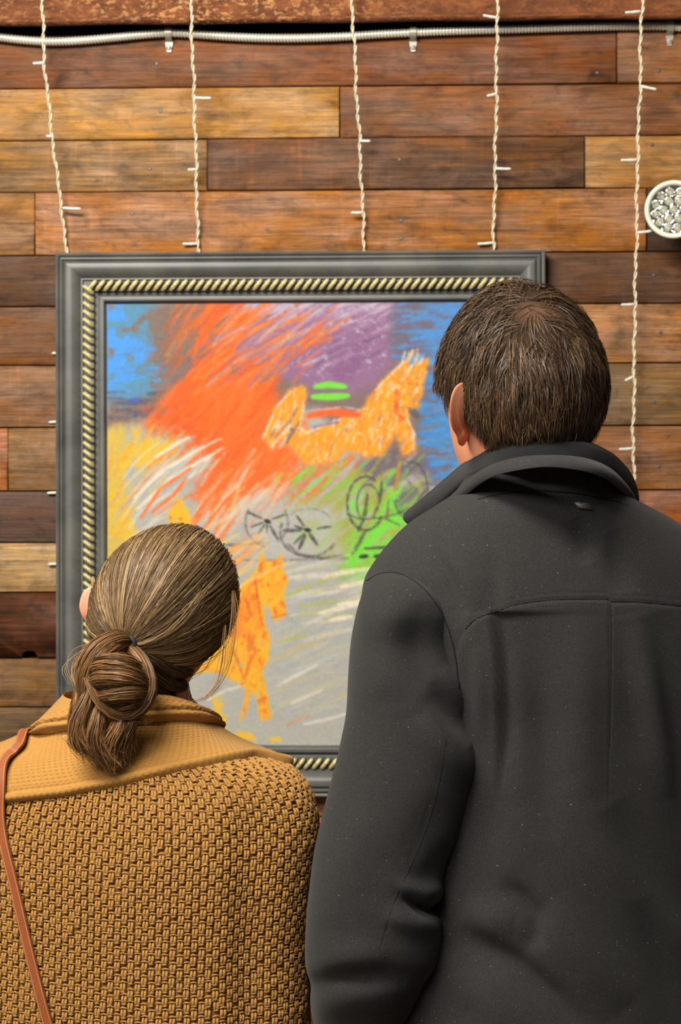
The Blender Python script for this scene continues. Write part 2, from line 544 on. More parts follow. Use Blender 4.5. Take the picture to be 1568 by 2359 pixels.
# ------------------------------------------------------------------ string lights
WIRE = plain('clear_wire', (226, 214, 184), 0.4, 0.0, 0.5, 90, 0.1)
def bulb_mat():
    t = NT('bulb_plastic')
    n = t.noise(t.coords('Object'), 200, 2)
    return t.bsdf(t.mix(n, lin4((226, 222, 208)), lin4((244, 242, 234))), 0.25, Alpha=1.0, **{'Transmission Weight': 0.15})
BULB = bulb_mat()
STRINGS = [
 ('string light strand hanging furthest left, passing behind the frame\'s left edge', [(95, -160), (97, 0), (103, 150), (112, 240), (122, 330), (136, 440), (147, 520), (153, 600), (156, 800), (152, 1000), (150, 1340)],
  [(104, 145, 75, 146), (121, 315, 106, 313), (143, 480, 187, 481), (155, 812, 119, 814), (152, 970, 112, 973), (151, 1134, 108, 1136), (150, 1298, 110, 1300)]),
 ('string light strand second from the left, ending behind the frame top', [(439, -160), (440, 0), (443, 110), (447, 226), (450, 320), (453, 440), (456, 600), (456, 700)],
  [(447, 226, 487, 226), (452, 391, 432, 391), (456, 562, 420, 562)]),
 ('string light strand in the middle, above the centre of the frame', [(809, -160), (811, 0), (817, 130), (822, 230), (828, 325), (832, 420), (836, 500), (839, 600), (839, 700)],
  [(828, 325, 853, 325), (835, 491, 808, 490)]),
 ('string light strand fourth from the left, above the frame\'s right end', [(1149, -160), (1147, 0), (1144, 60), (1143, 220), (1140, 390), (1138, 480), (1136, 600), (1136, 700)],
  [(1145, 42, 1112, 35), (1143, 217, 1121, 221), (1140, 389, 1177, 389), (1137, 560, 1099, 562)]),
 ('long string light strand furthest right beside the round lamp', [(1482, -160), (1479, 0), (1476, 60), (1474, 200), (1468, 370), (1466, 535), (1462, 700), (1460, 870), (1458, 1035), (1460, 1140), (1460, 1320)],
  [(1476, 27, 1439, 29), (1474, 199, 1512, 206), (1468, 369, 1429, 369), (1466, 537, 1501, 532), (1462, 702, 1430, 702), (1459, 868, 1439, 877), (1459, 1034, 1425, 1035)]),
]
def str_y(py, behind):
    lo = -0.022 if not behind else -0.0055
    return float(np.interp(py, [60, 110, 560], [-0.086, -0.080, lo]))
for si, (lab, pts, bulbs) in enumerate(STRINGS):
    behind = si != 4
    if si == 4:
        yf = lambda py: float(np.interp(py, [60, 110, 520, 1300], [-0.086, -0.080, -0.055, -0.02]))
    else:
        yf = lambda py: str_y(py, True)
    ctr = even(catmull(np.array([P(a, b, yf(b)) for a, b in pts]), 300), 0.0025)
    kk = np.arange(len(ctr))
    ctr[:, 0] += 0.0011 * np.sin(kk * 0.31 + si) + 0.0009 * np.sin(kk * 0.117 + 2 * si)
    root = empty('string_light', ctr[-1])
    tag(root, lab, 'string light', 'string light strands')
    T, N, B = frames(ctr, (1, 0, 0))
    ph = kk * 0.0025 * 2 * math.pi / 0.034
    for w in (0, math.pi):
        pth = ctr + 0.00165 * (np.cos(ph + w)[:, None] * N + np.sin(ph + w)[:, None] * B)
        V, F = tube(pth, 0.0014, 6)
        mk('wire', V, F, WIRE, root)
    for (x0, y0, x1, y1) in bulbs:
        a = P(x0, y0, yf(y0)); b = P(x1, y1, yf(y0) + (0.0 if behind and y0 > 600 else -0.004))
        L = np.linalg.norm(b - a)
        pp = np.array([a + (b - a) * f for f in (0, .12, .5, .55, .7, .9, .97, 1.0)])
        pp[:2, 2] += 0.0006
        V, F = tube(pp, [0.0016, 0.0026, 0.0029, 0.0024, 0.0026, 0.0025, 0.0018, 0.0006], 8)
        mk('bulb', V, F, BULB, root)

# ------------------------------------------------------------------ emergency lamp
root_c = P(1551, 483, -0.115)
elamp = empty('emergency_light', root_c + np.array([0.05, 0.115, 0]))
tag(elamp, 'round cream emergency lamp head with silver reflector at the right edge', 'lamp')
CREAM = plain('cream_plastic', (236, 230, 208), 0.4, 0, 0.5, 30, 0.03)
REFL = plain('mirror_reflector', (236, 236, 230), 0.12, 1.0, 0.5)
ax = np.array([-0.10, -1.0, -0.10]); ax /= np.linalg.norm(ax)
V, F = lathe([(0.012, -0.062), (0.026, -0.058), (0.038, -0.042), (0.0455, -0.018), (0.0488, 0.0), (0.0500, 0.006), (0.0496, 0.010), (0.0470, 0.0125), (0.0432, 0.0115), (0.0412, 0.008), (0.0405, 0.002), (0.040, -0.004)], root_c, ax, 56, cap=False)
mk('lamp_housing', V, F, CREAM, elamp)
e1 = np.cross(ax, (0, 0, 1)); e1 /= np.linalg.norm(e1); e2 = np.cross(ax, e1)
# scalloped silver reflector bowl with nine cups, one lens bead in each
rr = np.linspace(0.0, 0.0402, 26); aa = np.linspace(0, 2 * math.pi, 90, endpoint=False)
cups = [(0.0, 0.0)] + [(0.0175 * math.cos(a), 0.0175 * math.sin(a)) for a in np.linspace(0, 2 * math.pi, 6, endpoint=False)] + \
       [(0.0315 * math.cos(a), 0.0315 * math.sin(a)) for a in np.linspace(0.2, 2 * math.pi + 0.2, 12, endpoint=False)]
R_, A_ = np.meshgrid(rr, aa, indexing='ij')
U_, W_ = R_ * np.cos(A_), R_ * np.sin(A_)
H_ = np.full_like(R_, 0.003)
for (cu, cw) in cups:
    d = np.hypot(U_ - cu, W_ - cw)
    H_ = np.minimum(H_, 0.003 - 0.010 * np.clip(1 - (d / 0.0078) ** 2, 0, 1))
H_ += 0.0012 * np.sin(A_ * 24) * (R_ / 0.04) ** 2
V = root_c + U_[..., None] * e1 + W_[..., None] * e2 + H_[..., None] * ax
refl = mk('reflector', V.reshape(-1, 3), gridF(26, 90, True), REFL, elamp)
LEDM = plain('lamp_bead', (176, 174, 158), 0.12)
for (cu, cw) in cups:
    c = root_c + cu * e1 + cw * e2 - 0.0075 * ax
    V, F = lathe([(0.0030, 0.0), (0.0028, 0.0022), (0.0018, 0.0038), (0.0004, 0.0044)], c, ax, 8)
    mk('lamp_bead', V, F, LEDM, refl)
# swivel neck and wall box just outside the picture
nb = root_c - ax * 0.05
V, F = tube(catmull([nb, nb + np.array([0.03, 0.02, -0.004]), nb + np.array([0.085, 0.032, -0.006])], 12), 0.015, 14)
mk('swivel_neck', V, F, CREAM, elamp)
V, F = box(nb[0] + 0.07, nb[0] + 0.33, -0.075, -0.0012, nb[2] - 0.075, nb[2] + 0.065, 0.012)
mk('lamp_box', V, F, CREAM, elamp, sharp=50)

# ------------------------------------------------------------------ framed painting
FRAME = None
def frame_mat():
    t = NT('grey_frame_paint')
    src = t.n('ShaderNodeTexCoord').outputs['Object']
    n = t.noise(t.coords(src=src), 9, 4, 0.6)
    f = t.noise(t.coords(src=src), 220, 2)
    c = t.ramp(n, [(0.32, tuple(lin((74, 75, 74)))), (0.6, tuple(lin((101, 100, 95)))), (0.75, tuple(lin((108, 107, 101))))])
    return t.bsdf(c, 0.42, normal=t.bump(f, 0.06, 0.001), spec=0.45)
FRAME = frame_mat()
def gold_mat():
    t = NT('worn_gold')
    n = t.noise(t.coords('Object'), 140, 4, 0.6)
    c = t.ramp(n, [(0.3, tuple(lin((138, 124, 84)))), (0.5, tuple(lin((208, 194, 138)))), (0.8, tuple(lin((230, 220, 170))))])
    return t.bsdf(c, 0.42, 0.08, spec=0.5)
GOLD = gold_mat()
FD = -0.050                                   # front of the moulding
x0, z1 = P(127, 581, FD + .008)[0], P(700, 578.5, FD + .008)[2]
x1, z0 = P(1256, 575, FD + .008)[0], P(730, 1836, FD + .008)[2]
U = 0.0927 / 120.0
# (inset from the outer edge in px units, y)
PROF = [(0, -0.010), (0, FD + .010), (1.2, FD + .006), (4, FD + .005), (7.5, FD + .0065), (9.5, FD + .0095), (11, FD + .0075), (13, FD + .0035), (15.5, FD + .003), (18, FD + .0055),
        (20, FD + .0075), (22, FD + .004), (26, FD + .0015), (34, FD + .0005), (42, FD + .0025), (50, FD + .0075), (55, FD + .0125), (58, FD + .0155), (62, FD + .0155), (64, FD + .020),
        (87, FD + .020), (89, FD + .0265), (97, FD + .0275), (98.5, FD + .0215), (101, FD + .0195), (106, FD + .019), (110, FD + .020), (111.5, FD + .0235), (113, FD + .030), (119.5, FD + .031), (119.5, -0.012)]
painting = empty('framed_painting', ((x0 + x1) / 2, -0.010, z0))
tag(painting, 'large abstract pastel painting of horses in a grey frame with gold rope moulding', 'painting')
corners = {'tl': (x0, z1, 1, -1), 'tr': (x1, z1, -1, -1), 'br': (x1, z0, -1, 1), 'bl': (x0, z0, 1, 1)}
def corner_ring(c):
    return np.array([(c[0] + c[2] * u * U, y, c[1] + c[3] * u * U) for u, y in PROF])
cx, cz = (x0 + x1) / 2, (z0 + z1) / 2
strand_me = {}
def strand_mesh(slope):
    """One rounded slanted lay of the rope moulding; lies along +x, slanted towards +z."""
    L, n = 0.0200, 8
    t = np.linspace(-1, 1, n)
    cen = np.stack([slope * 0.0080 * t, -0.0082 * np.sqrt(np.clip(1 - (t * .93) ** 2, 0, 1)), 0.0100 * t], 1)
    r = 0.0041 * np.sqrt(np.clip(1 - (t * .96) ** 4, 0.02, 1))
    return tube(cen, r, 6, up=(1, 0, 0), r2=r * 0.85)
for (a, b, nm) in (('tl', 'tr', 'top'), ('tr', 'br', 'right'), ('br', 'bl', 'bottom'), ('bl', 'tl', 'left')):
    ra, rb = corner_ring(corners[a]), corner_ring(corners[b])
    V = np.concatenate([ra, rb])
    F = [gridF(2, len(PROF))]
    rail = mk('frame_rail', V, F, FRAME, painting, sharp=28)
    # rope moulding
    ca, cb = corners[a], corners[b]
    uc = 75.5 * U
    pa = np.array([ca[0] + ca[2] * uc, FD + 0.0185, ca[1] + ca[3] * uc])
    pb = np.array([cb[0] + cb[2] * uc, FD + 0.0185, cb[1] + cb[3] * uc])
    Ln = np.linalg.norm(pb - pa)
    horiz = nm in ('top', 'bottom')
    n = int(round(Ln / 0.01470))
    key = 'h' if horiz else 'v'
    for k in range(n):
        pos = pa + (pb - pa) * ((k + 0.5) / n)
        if key not in strand_me:
            V, F = strand_mesh(1.0)
            if not horiz:
                V = V[:, [2, 1, 0]] * np.array([1, 1, -1]); 
                F = [np.asarray(f)[..., ::-1] for f in F] if False else F
            o = mk('rope_strand', V + pos, F, GOLD, rail, origin=pos)
            strand_me[key] = o.data
        else:
            o = bpy.data.objects.new('rope_strand', strand_me[key])
            COL.objects.link(o)
            place(o, pos, rail)
# ------------------------------------------------------------------ the pastel picture, painted stroke by stroke into the canvas mesh
CX0, CX1, CY0, CY1, STEP = 243.0, 1140.0, 695.0, 1719.0, 2.25
PW, PH = int((CX1 - CX0) / STEP) + 1, int((CY1 - CY0) / STEP) + 1
GX, GY = np.meshgrid(CX0 + np.arange(PW) * STEP, CY0 + np.arange(PH) * STEP)
ART = np.zeros((PH, PW, 3)) + np.array([183, 181, 172.0])

def vnoise(seed, sx, sy, ang=0.0, X=None, Y=None):
    X = GX if X is None else X; Y = GY if Y is None else Y
    c, s = math.cos(math.radians(ang)), math.sin(math.radians(ang))
    u, v = (X * c - Y * s) / sx + 1000.3, (X * s + Y * c) / sy + 1000.7
    iu, iv = np.floor(u).astype(np.int64), np.floor(v).astype(np.int64)
    fu, fv = u - iu, v - iv
    fu, fv = fu * fu * (3 - 2 * fu), fv * fv * (3 - 2 * fv)
    def h(a, b):
        k = (a * 374761393 + b * 668265263 + seed * 1442695041) & 0xFFFFFFFF
        k = ((k ^ (k >> 13)) * 1274126177) & 0xFFFFFFFF
        return ((k ^ (k >> 16)) & 0xFFFF) / 65535.0
    return (h(iu, iv) * (1 - fu) + h(iu + 1, iv) * fu) * (1 - fv) + (h(iu, iv + 1) * (1 - fu) + h(iu + 1, iv + 1) * fu) * fv

def fbm(seed, sx, sy, ang=0.0, oct=3):
    a, t, w = 0, 0, 1.0
    for o in range(oct):
        a = a + w * vnoise(seed + 31 * o, sx / 2 ** o, sy / 2 ** o, ang)
        t += w; w *= 0.55
    return a / t

def sstep(a, b, x):
    t = np.clip((x - a) / (b - a), 0, 1)
    return t * t * (3 - 2 * t)

def lay(mask, color):
    global ART
    ART = ART + np.clip(mask, 0, 1)[..., None] * (np.array(color, float) - ART)

GRAIN = fbm(5, 7, 7, 0, 3)
GRAIN2 = fbm(9, 4, 4, 0, 2)

WARPX = 26 * (fbm(201, 34, 34) - .5) + 10 * (fbm(203, 9, 9) - .5)
WARPY = 26 * (fbm(202, 34, 34) - .5) + 10 * (fbm(204, 9, 9) - .5)
def poly_mask(pts, soft=6.0, warp=1.0):
    """Soft mask of a polygon (signed distance)."""
    p = np.array(pts, float)
    x0, y0 = p.min(0) - soft * 2 - 2; x1, y1 = p.max(0) + soft * 2 + 2
    j0, j1 = max(0, int((x0 - CX0) / STEP)), min(PW, int((x1 - CX0) / STEP) + 2)
    i0, i1 = max(0, int((y0 - CY0) / STEP)), min(PH, int((y1 - CY0) / STEP) + 2)
    M = np.zeros((PH, PW))
    if j1 <= j0 or i1 <= i0:
        return M
    X, Y = GX[i0:i1, j0:j1] + warp * WARPX[i0:i1, j0:j1], GY[i0:i1, j0:j1] + warp * WARPY[i0:i1, j0:j1]
    ins = np.zeros(X.shape, bool); D = np.full(X.shape, 1e9)
    n = len(p)
    for k in range(n):
        a, b = p[k], p[(k + 1) % n]
        d = b - a
        t = np.clip(((X - a[0]) * d[0] + (Y - a[1]) * d[1]) / (d @ d + 1e-9), 0, 1)
        D = np.minimum(D, np.hypot(X - a[0] - t * d[0], Y - a[1] - t * d[1]))
        c = ((a[1] > Y) != (b[1] > Y)) & (X < (b[0] - a[0]) * (Y - a[1]) / (b[1] - a[1] + 1e-12) + a[0])
        ins ^= c
    M[i0:i1, j0:j1] = sstep(-soft, soft, np.where(ins, D, -D))
    return M

def stroke(pts, w, color, op=0.9, rough=0.5, taper=True, seed=None):
    """A pastel stroke along a polyline: soft edges, broken by the grain of the paper."""
    p = np.array(pts, float)
    x0, y0 = p.min(0) - w - 3; x1, y1 = p.max(0) + w + 3
    j0, j1 = max(0, int((x0 - CX0) / STEP)), min(PW, int((x1 - CX0) / STEP) + 2)
    i0, i1 = max(0, int((y0 - CY0) / STEP)), min(PH, int((y1 - CY0) / STEP) + 2)
    if j1 <= j0 or i1 <= i0:
        return
    X, Y = GX[i0:i1, j0:j1], GY[i0:i1, j0:j1]
    D = np.full(X.shape, 1e9); S = np.zeros(X.shape)
    seg = np.linalg.norm(np.diff(p, axis=0), axis=1); tot = seg.sum() + 1e-9; acc = 0
    for k in range(len(p) - 1):
        d = p[k + 1] - p[k]
        t = np.clip(((X - p[k][0]) * d[0] + (Y - p[k][1]) * d[1]) / (d @ d + 1e-9), 0, 1)
        dd = np.hypot(X - p[k][0] - t * d[0], Y - p[k][1] - t * d[1])
        m = dd < D
        D = np.where(m, dd, D); S = np.where(m, (acc + t * seg[k]) / tot, S)
        acc += seg[k]
    ww = w * (0.35 + 0.65 * np.sin(np.pi * np.clip(S * .92 + .04, 0, 1)) ** .5) if taper else w
    m = sstep(1.0, 0.45, D / (ww * 0.5 + 1.0))
    g = GRAIN[i0:i1, j0:j1] * .6 + GRAIN2[i0:i1, j0:j1] * .4
    m = m * np.clip(1 - rough * 2.4 * np.clip(g - 0.42, 0, 1) * 2, 0, 1) * op
    ART[i0:i1, j0:j1] += m[..., None] * (np.array(color, float) - ART[i0:i1, j0:j1])

R2 = np.random.default_rng(42)
def scatter(n, poly, ang, length, w, colors, op=.85, rough=.5, bend=0.0, angj=8):
    """n random strokes whose centres fall inside poly; ang may be a function of (x, y). Angles: degrees, 0 = right, 90 = up."""
    q = np.array(poly, float)
    lo, hi = q.min(0), q.max(0)
    k = 0; tries = 0
    while k < n and tries < n * 20:
        tries += 1
        c = lo + (hi - lo) * R2.random(2)
        ins = False
        for i in range(len(q)):
            a, b = q[i], q[(i + 1) % len(q)]
            if (a[1] > c[1]) != (b[1] > c[1]) and c[0] < (b[0] - a[0]) * (c[1] - a[1]) / (b[1] - a[1]) + a[0]:
                ins = not ins
        if not ins:
            continue
        k += 1
        an = (ang(*c) if callable(ang) else ang) + R2.normal(0, angj)
        L = length * R2.uniform(.5, 1.4); W = w * R2.uniform(.6, 1.4)
        d = np.array([math.cos(math.radians(an)), -math.sin(math.radians(an))])
        nrm = np.array([d[1], -d[0]])
        bb = bend * L * R2.uniform(.4, 1.2)
        pts = [c - d * L / 2, c - d * L / 5 + nrm * bb * .85, c + d * L / 5 + nrm * bb * .85, c + d * L / 2]
        stroke(pts, W, colors[R2.integers(len(colors))], op * R2.uniform(.6, 1.0), rough)

BLUE, TEAL, GREY, LILAC = (86, 158, 240), (92, 150, 172), (183, 181, 172), (198, 188, 204)
ORG, ORG2, PURP, PURP2 = (255, 112, 48), (222, 92, 44), (152, 112, 152), (120, 92, 126)
GOLDY, YEL, GRN, OLV, CRM = (255, 162, 44), (236, 190, 62), (124, 224, 72), (164, 168, 66), (236, 226, 204)
BROWN, INK, NAVY, WHT = (128, 106, 98), (72, 68, 68), (72, 76, 112), (232, 226, 220)
# cloudy grey ground
lay(fbm(1, 90, 30, -20) * .5, (172, 172, 168))
lay(sstep(.55, .8, fbm(2, 60, 20, -20)) * .35, (160, 166, 176))
lay(sstep(.6, .8, fbm(3, 50, 50)) * .3, (192, 188, 172))
# upper band: brown-grey underlay
lay(poly_mask([(240, 690), (1145, 690), (1145, 1120), (960, 1100), (700, 930), (420, 960), (240, 985)], 20) * (.75 + .25 * GRAIN), BROWN)
# blue, upper left
lay(poly_mask([(240, 690), (350, 690), (352, 780), (330, 850), (400, 880), (300, 930), (240, 930)], 22) * sstep(.3, .52, fbm(21, 26, 22, 10)) * .9, (92, 152, 190))
lay(poly_mask([(240, 690), (300, 690), (300, 760), (350, 800), (330, 860), (262, 900), (240, 900)], 16) * sstep(.38, .55, fbm(22, 22, 20, 0)), BLUE)
scatter(26, [(300, 790), (400, 810), (390, 910), (280, 910)], 2, 46, 7, [BLUE, TEAL, (96, 140, 180)], .8)
scatter(16, [(250, 900), (385, 900), (370, 975), (250, 975)], 3, 70, 8, [NAVY, (96, 96, 120), (150, 110, 90), (90, 90, 130)], .75)
stroke([(296, 922), (322, 918)], 12, (70, 100, 205), .9)
scatter(30, [(340, 690), (450, 690), (430, 800), (390, 860)], 40, 50, 10, [(140, 116, 104), (128, 124, 120), (150, 100, 80)], .5)
# lilac and purple, top centre
arc = lambda x, y: np.interp(x, [380, 560, 760, 930], [58, 40, 24, 14])
lay(poly_mask([(540, 690), (925, 690), (915, 830), (862, 900), (780, 910), (690, 880), (600, 850), (520, 800)], 26) * .92, PURP)
lay(poly_mask([(560, 690), (900, 690), (860, 720), (700, 745), (590, 780), (520, 790)], 22) * sstep(.35, .6, fbm(31, 60, 11, 26)) * .95, LILAC)
lay(poly_mask([(600, 690), (905, 690), (880, 712), (740, 730), (640, 765), (560, 800)], 24) * .55, (196, 186, 200))
scatter(60, [(560, 692), (900, 692), (860, 760), (640, 800)], arc, 110, 9, [LILAC, (206, 198, 208), (180, 150, 180), PURP], .6, bend=.05)
scatter(90, [(540, 692), (920, 692), (915, 820), (700, 850), (560, 800)], arc, 90, 8, [PURP, LILAC, PURP2, (170, 120, 160), (206, 196, 210), (146, 100, 140)], .6)
lay(poly_mask([(540, 690), (920, 690), (915, 860), (700, 880), (540, 800)], 20) * sstep(.62, .78, fbm(33, 9, 7)) * .65, (206, 196, 208))
lay(poly_mask([(760, 800), (840, 790), (830, 870), (770, 880)], 16) * .5, (134, 88, 132))
# blue dashes, upper right
lay(poly_mask([(905, 690), (1145, 690), (1145, 1180), (1000, 1120), (960, 1000), (980, 850), (905, 830)], 14) * .8, (112, 108, 132))
scatter(240, [(915, 692), (1142, 692), (1142, 1130), (985, 1130), (965, 1000), (985, 850), (920, 820)], 2, 46, 9, [BLUE, (78, 146, 222), (98, 160, 222), (110, 112, 150), (96, 150, 190), (124, 108, 120)], .85)
lay(poly_mask([(965, 860), (1145, 860), (1145, 1150), (1000, 1110), (958, 1010)], 14) * sstep(.35, .6, fbm(41, 60, 14, 4)) * .85, (74, 146, 214))
scatter(60, [(970, 880), (1142, 880), (1142, 1140), (990, 1110)], 4, 44, 9, [BLUE, (92, 158, 210), (118, 132, 140)], .8)
lay(poly_mask([(990, 692), (1145, 692), (1145, 830), (1000, 830), (960, 760)], 24) * sstep(.3, .55, fbm(43, 50, 12, 3)) * .8, (84, 152, 224))
# orange mass
lay(poly_mask([(446, 690), (560, 690), (600, 740), (560, 800), (620, 850), (650, 920), (640, 1000), (700, 1060), (690, 1110), (600, 1130), (520, 1160), (455, 1140), (480, 1060), (430, 1000), (330, 985), (390, 900), (420, 790)], 24) * sstep(.22, .5, fbm(51, 46, 16, 46)), (232, 104, 52))
lay(poly_mask([(500, 880), (600, 880), (640, 960), (650, 1040), (690, 1070), (600, 1130), (470, 1140), (520, 1040), (440, 985), (420, 930)], 26) * sstep(.2, .42, fbm(52, 40, 18, 46)), ORG)
arc2 = lambda x, y: np.interp(y, [700, 850, 1000, 1200], [50, 46, 42, 50])
scatter(110, [(410, 700), (580, 700), (720, 780), (700, 850), (600, 880), (420, 900)], lambda x, y: arc2(x, y) - .08 * (x - 480), 110, 9, [ORG, (250, 128, 60), (206, 96, 58), (252, 146, 52), ORG2, (140, 104, 110)], .7, bend=.05)
scatter(60, [(560, 760), (780, 720), (700, 860), (600, 880)], 36, 100, 8, [PURP, ORG, (190, 116, 110), (150, 110, 140), (255, 150, 44)], .65, bend=.05)
scatter(70, [(360, 930), (640, 900), (690, 1080), (560, 1130), (440, 1040)], 48, 90, 16, [ORG, (250, 104, 40), (255, 122, 60), ORG2], .8)
scatter(70, [(470, 1080), (700, 1050), (640, 1160), (520, 1230), (440, 1220)], 52, 110, 10, [ORG, (250, 118, 62), (240, 190, 150), (255, 120, 50), (222, 200, 180)], .75)
scatter(40, [(680, 1040), (860, 1040), (760, 1130), (640, 1190)], 42, 90, 10, [ORG, (246, 110, 56), (214, 128, 90), (200, 150, 90)], .8)
lay(poly_mask([(330, 950), (440, 920), (470, 1010), (340, 1000)], 18) * sstep(.4, .6, fbm(55, 26, 14, 30)) * .8, ORG2)
scatter(70, [(395, 700), (470, 700), (430, 860), (350, 930), (370, 860)], 50, 46, 12, [(140, 118, 106), (190, 100, 62), (132, 122, 116), (156, 104, 80), (108, 118, 132)], .5)
scatter(60, [(540, 740), (760, 710), (740, 800), (600, 860), (500, 850)], 36, 120, 8, [(150, 112, 150), (238, 108, 56), (176, 120, 130), (198, 186, 200), (255, 146, 52)], .6, bend=.06)
# yellow at the left
lay(poly_mask([(240, 990), (340, 985), (420, 1010), (390, 1070), (310, 1090), (300, 1180), (320, 1260), (240, 1330)], 20) * sstep(.3, .55, fbm(61, 40, 24, 70)) * .95, YEL)
lay(poly_mask([(240, 985), (292, 985), (285, 1300), (240, 1420)], 12) * .75, (224, 186, 66))
scatter(36, [(250, 1000), (420, 1000), (380, 1100), (300, 1220), (250, 1220)], 58, 60, 10, [YEL, (222, 190, 90), GREY, (240, 150, 60)], .6)
# cream rays
scatter(34, [(300, 1060), (480, 1030), (500, 1090), (330, 1230)], 40, 130, 7, [CRM, GREY, (206, 202, 186), (244, 118, 60), (224, 214, 196)], .75, bend=.06)
for q in ([(310, 1145), (380, 1080), (470, 1028)], [(316, 1172), (400, 1098), (490, 1045)], [(360, 1052), (410, 1020), (436, 1006)]):
    stroke(q, 10, CRM, .95, .3)
for q in ([(325, 1192), (370, 1125), (440, 1078)], [(440, 1200), (480, 1150), (560, 1060)], [(470, 1220), (520, 1150), (600, 1085)], [(350, 1180), (400, 1140), (430, 1100)]):
    stroke(q, 9, ORG, .9, .3)
scatter(26, [(480, 1160), (620, 1080), (640, 1140), (500, 1240)], 46, 90, 8, [(240, 206, 170), (236, 196, 120), ORG, (214, 206, 190)], .8)
# green field, lower right of the horse
lay(poly_mask([(700, 1140), (820, 1070), (960, 1050), (1000, 1150), (960, 1300), (850, 1370), (760, 1290), (700, 1230)], 30) * sstep(.3, .6, fbm(71, 60, 22, 45)) * .8, OLV)
lay(poly_mask([(800, 1130), (900, 1090), (960, 1180), (930, 1290), (850, 1360), (780, 1300), (830, 1220)], 26) * sstep(.28, .5, fbm(72, 50, 24, 45)) * .95, GRN)
lay(poly_mask([(840, 1020), (930, 1040), (985, 1060), (985, 1140), (930, 1180), (870, 1150), (830, 1080)], 24) * sstep(.3, .55, fbm(73, 26, 20, 45)) * .85, (112, 98, 122))
scatter(80, [(690, 1060), (960, 1050), (980, 1160), (860, 1330), (700, 1240)], 46, 60, 8, [GRN, OLV, (200, 150, 60), (140, 200, 80), (180, 172, 120), GREY], .75)
scatter(20, [(620, 1050), (800, 1060), (760, 1120), (660, 1180)], 44, 46, 7, [GRN, (150, 200, 70), OLV], .9)
lay(poly_mask([(960, 1150), (1145, 1150), (1145, 1500), (900, 1420), (830, 1370)], 40) * sstep(.3, .6, fbm(74, 80, 30, 20)) * .6, (150, 190, 110))
# the rider's marks and the orange trotting horse
horse = [(606, 1000), (632, 940), (668, 900), (700, 884), (706, 920), (690, 980), (722, 992), (780, 968), (838, 940), (862, 900), (900, 862), (932, 832), (986, 826), (980, 872), (968, 934),
         (944, 948), (938, 972), (956, 1006), (952, 1040), (930, 1048), (912, 1000), (880, 1046), (846, 1052), (806, 1034), (766, 1062), (712, 1068), (684, 1040), (650, 1010), (630, 1034)]
lay(poly_mask([(600, 1040), (640, 1000), (700, 960), (720, 1000), (690, 1060), (620, 1090)], 14) * .7, ORG)
lay(poly_mask([(x, y + 6) for x, y in horse], 10) * .8, (214, 150, 100))
lay(poly_mask(horse, 6, .45) * sstep(.16, .36, fbm(81, 14, 9, 50)) * .96, GOLDY)
hm = poly_mask(horse, 5, .45)
lay(hm * sstep(.58, .74, fbm(82, 12, 5, 65)) * .6, (240, 214, 176))
lay(hm * sstep(.58, .74, fbm(83, 14, 6, 65)) * .6, (226, 128, 58))
lay(hm * sstep(.70, .8, fbm(84, 10, 6, 60)) * .5, (150, 122, 130))
scatter(150, [(x * .98 + 16, y * .98 + 19) for x, y in horse], 70, 16, 4.5, [WHT, (250, 200, 120), (240, 140, 50), (255, 176, 64), (232, 226, 220), (150, 130, 140)], .75)
for q in ([(606, 1010), (640, 935), (672, 900)], [(700, 1000), (780, 968), (840, 942)], [(866, 900), (905, 858), (935, 832)], [(700, 930), (690, 985), (712, 1000)], [(936, 960), (954, 1000), (952, 1036)]):
    stroke(q, 6, WHT, .8, .9)
scatter(18, [(930, 815), (990, 815), (985, 838), (930, 838)], 70, 20, 6, [WHT, (240, 190, 120), BLUE], .9)
for q in ([(905, 905), (978, 912)], [(916, 882), (976, 888)], [(900, 935), (940, 940)]):
    stroke(q, 4, (120, 114, 106), .5, .9)
stroke([(914, 900), (912, 950), (930, 968)], 12, (238, 92, 48), .8)
stroke([(945, 944), (962, 960)], 22, (96, 94, 104), .8)
scatter(12, [(630, 970), (680, 950), (680, 1010), (620, 1030)], 55, 40, 8, [(110, 108, 130), (214, 206, 200), (90, 92, 120)], .85)
stroke([(712, 958), (760, 948), (826, 956)], 26, (250, 104, 52), 1, .15)
stroke([(700, 948), (790, 938), (830, 944)], 5, LILAC, .8)
stroke([(722, 984), (780, 972)], 5, (120, 96, 150), .8)
stroke([(727, 891), (758, 886), (796, 891)], 19, GRN, 1, .05)
stroke([(722, 914), (764, 914), (802, 912)], 21, GRN, 1, .05)
stroke([(735, 904), (800, 902)], 4, (120, 110, 120), .7)
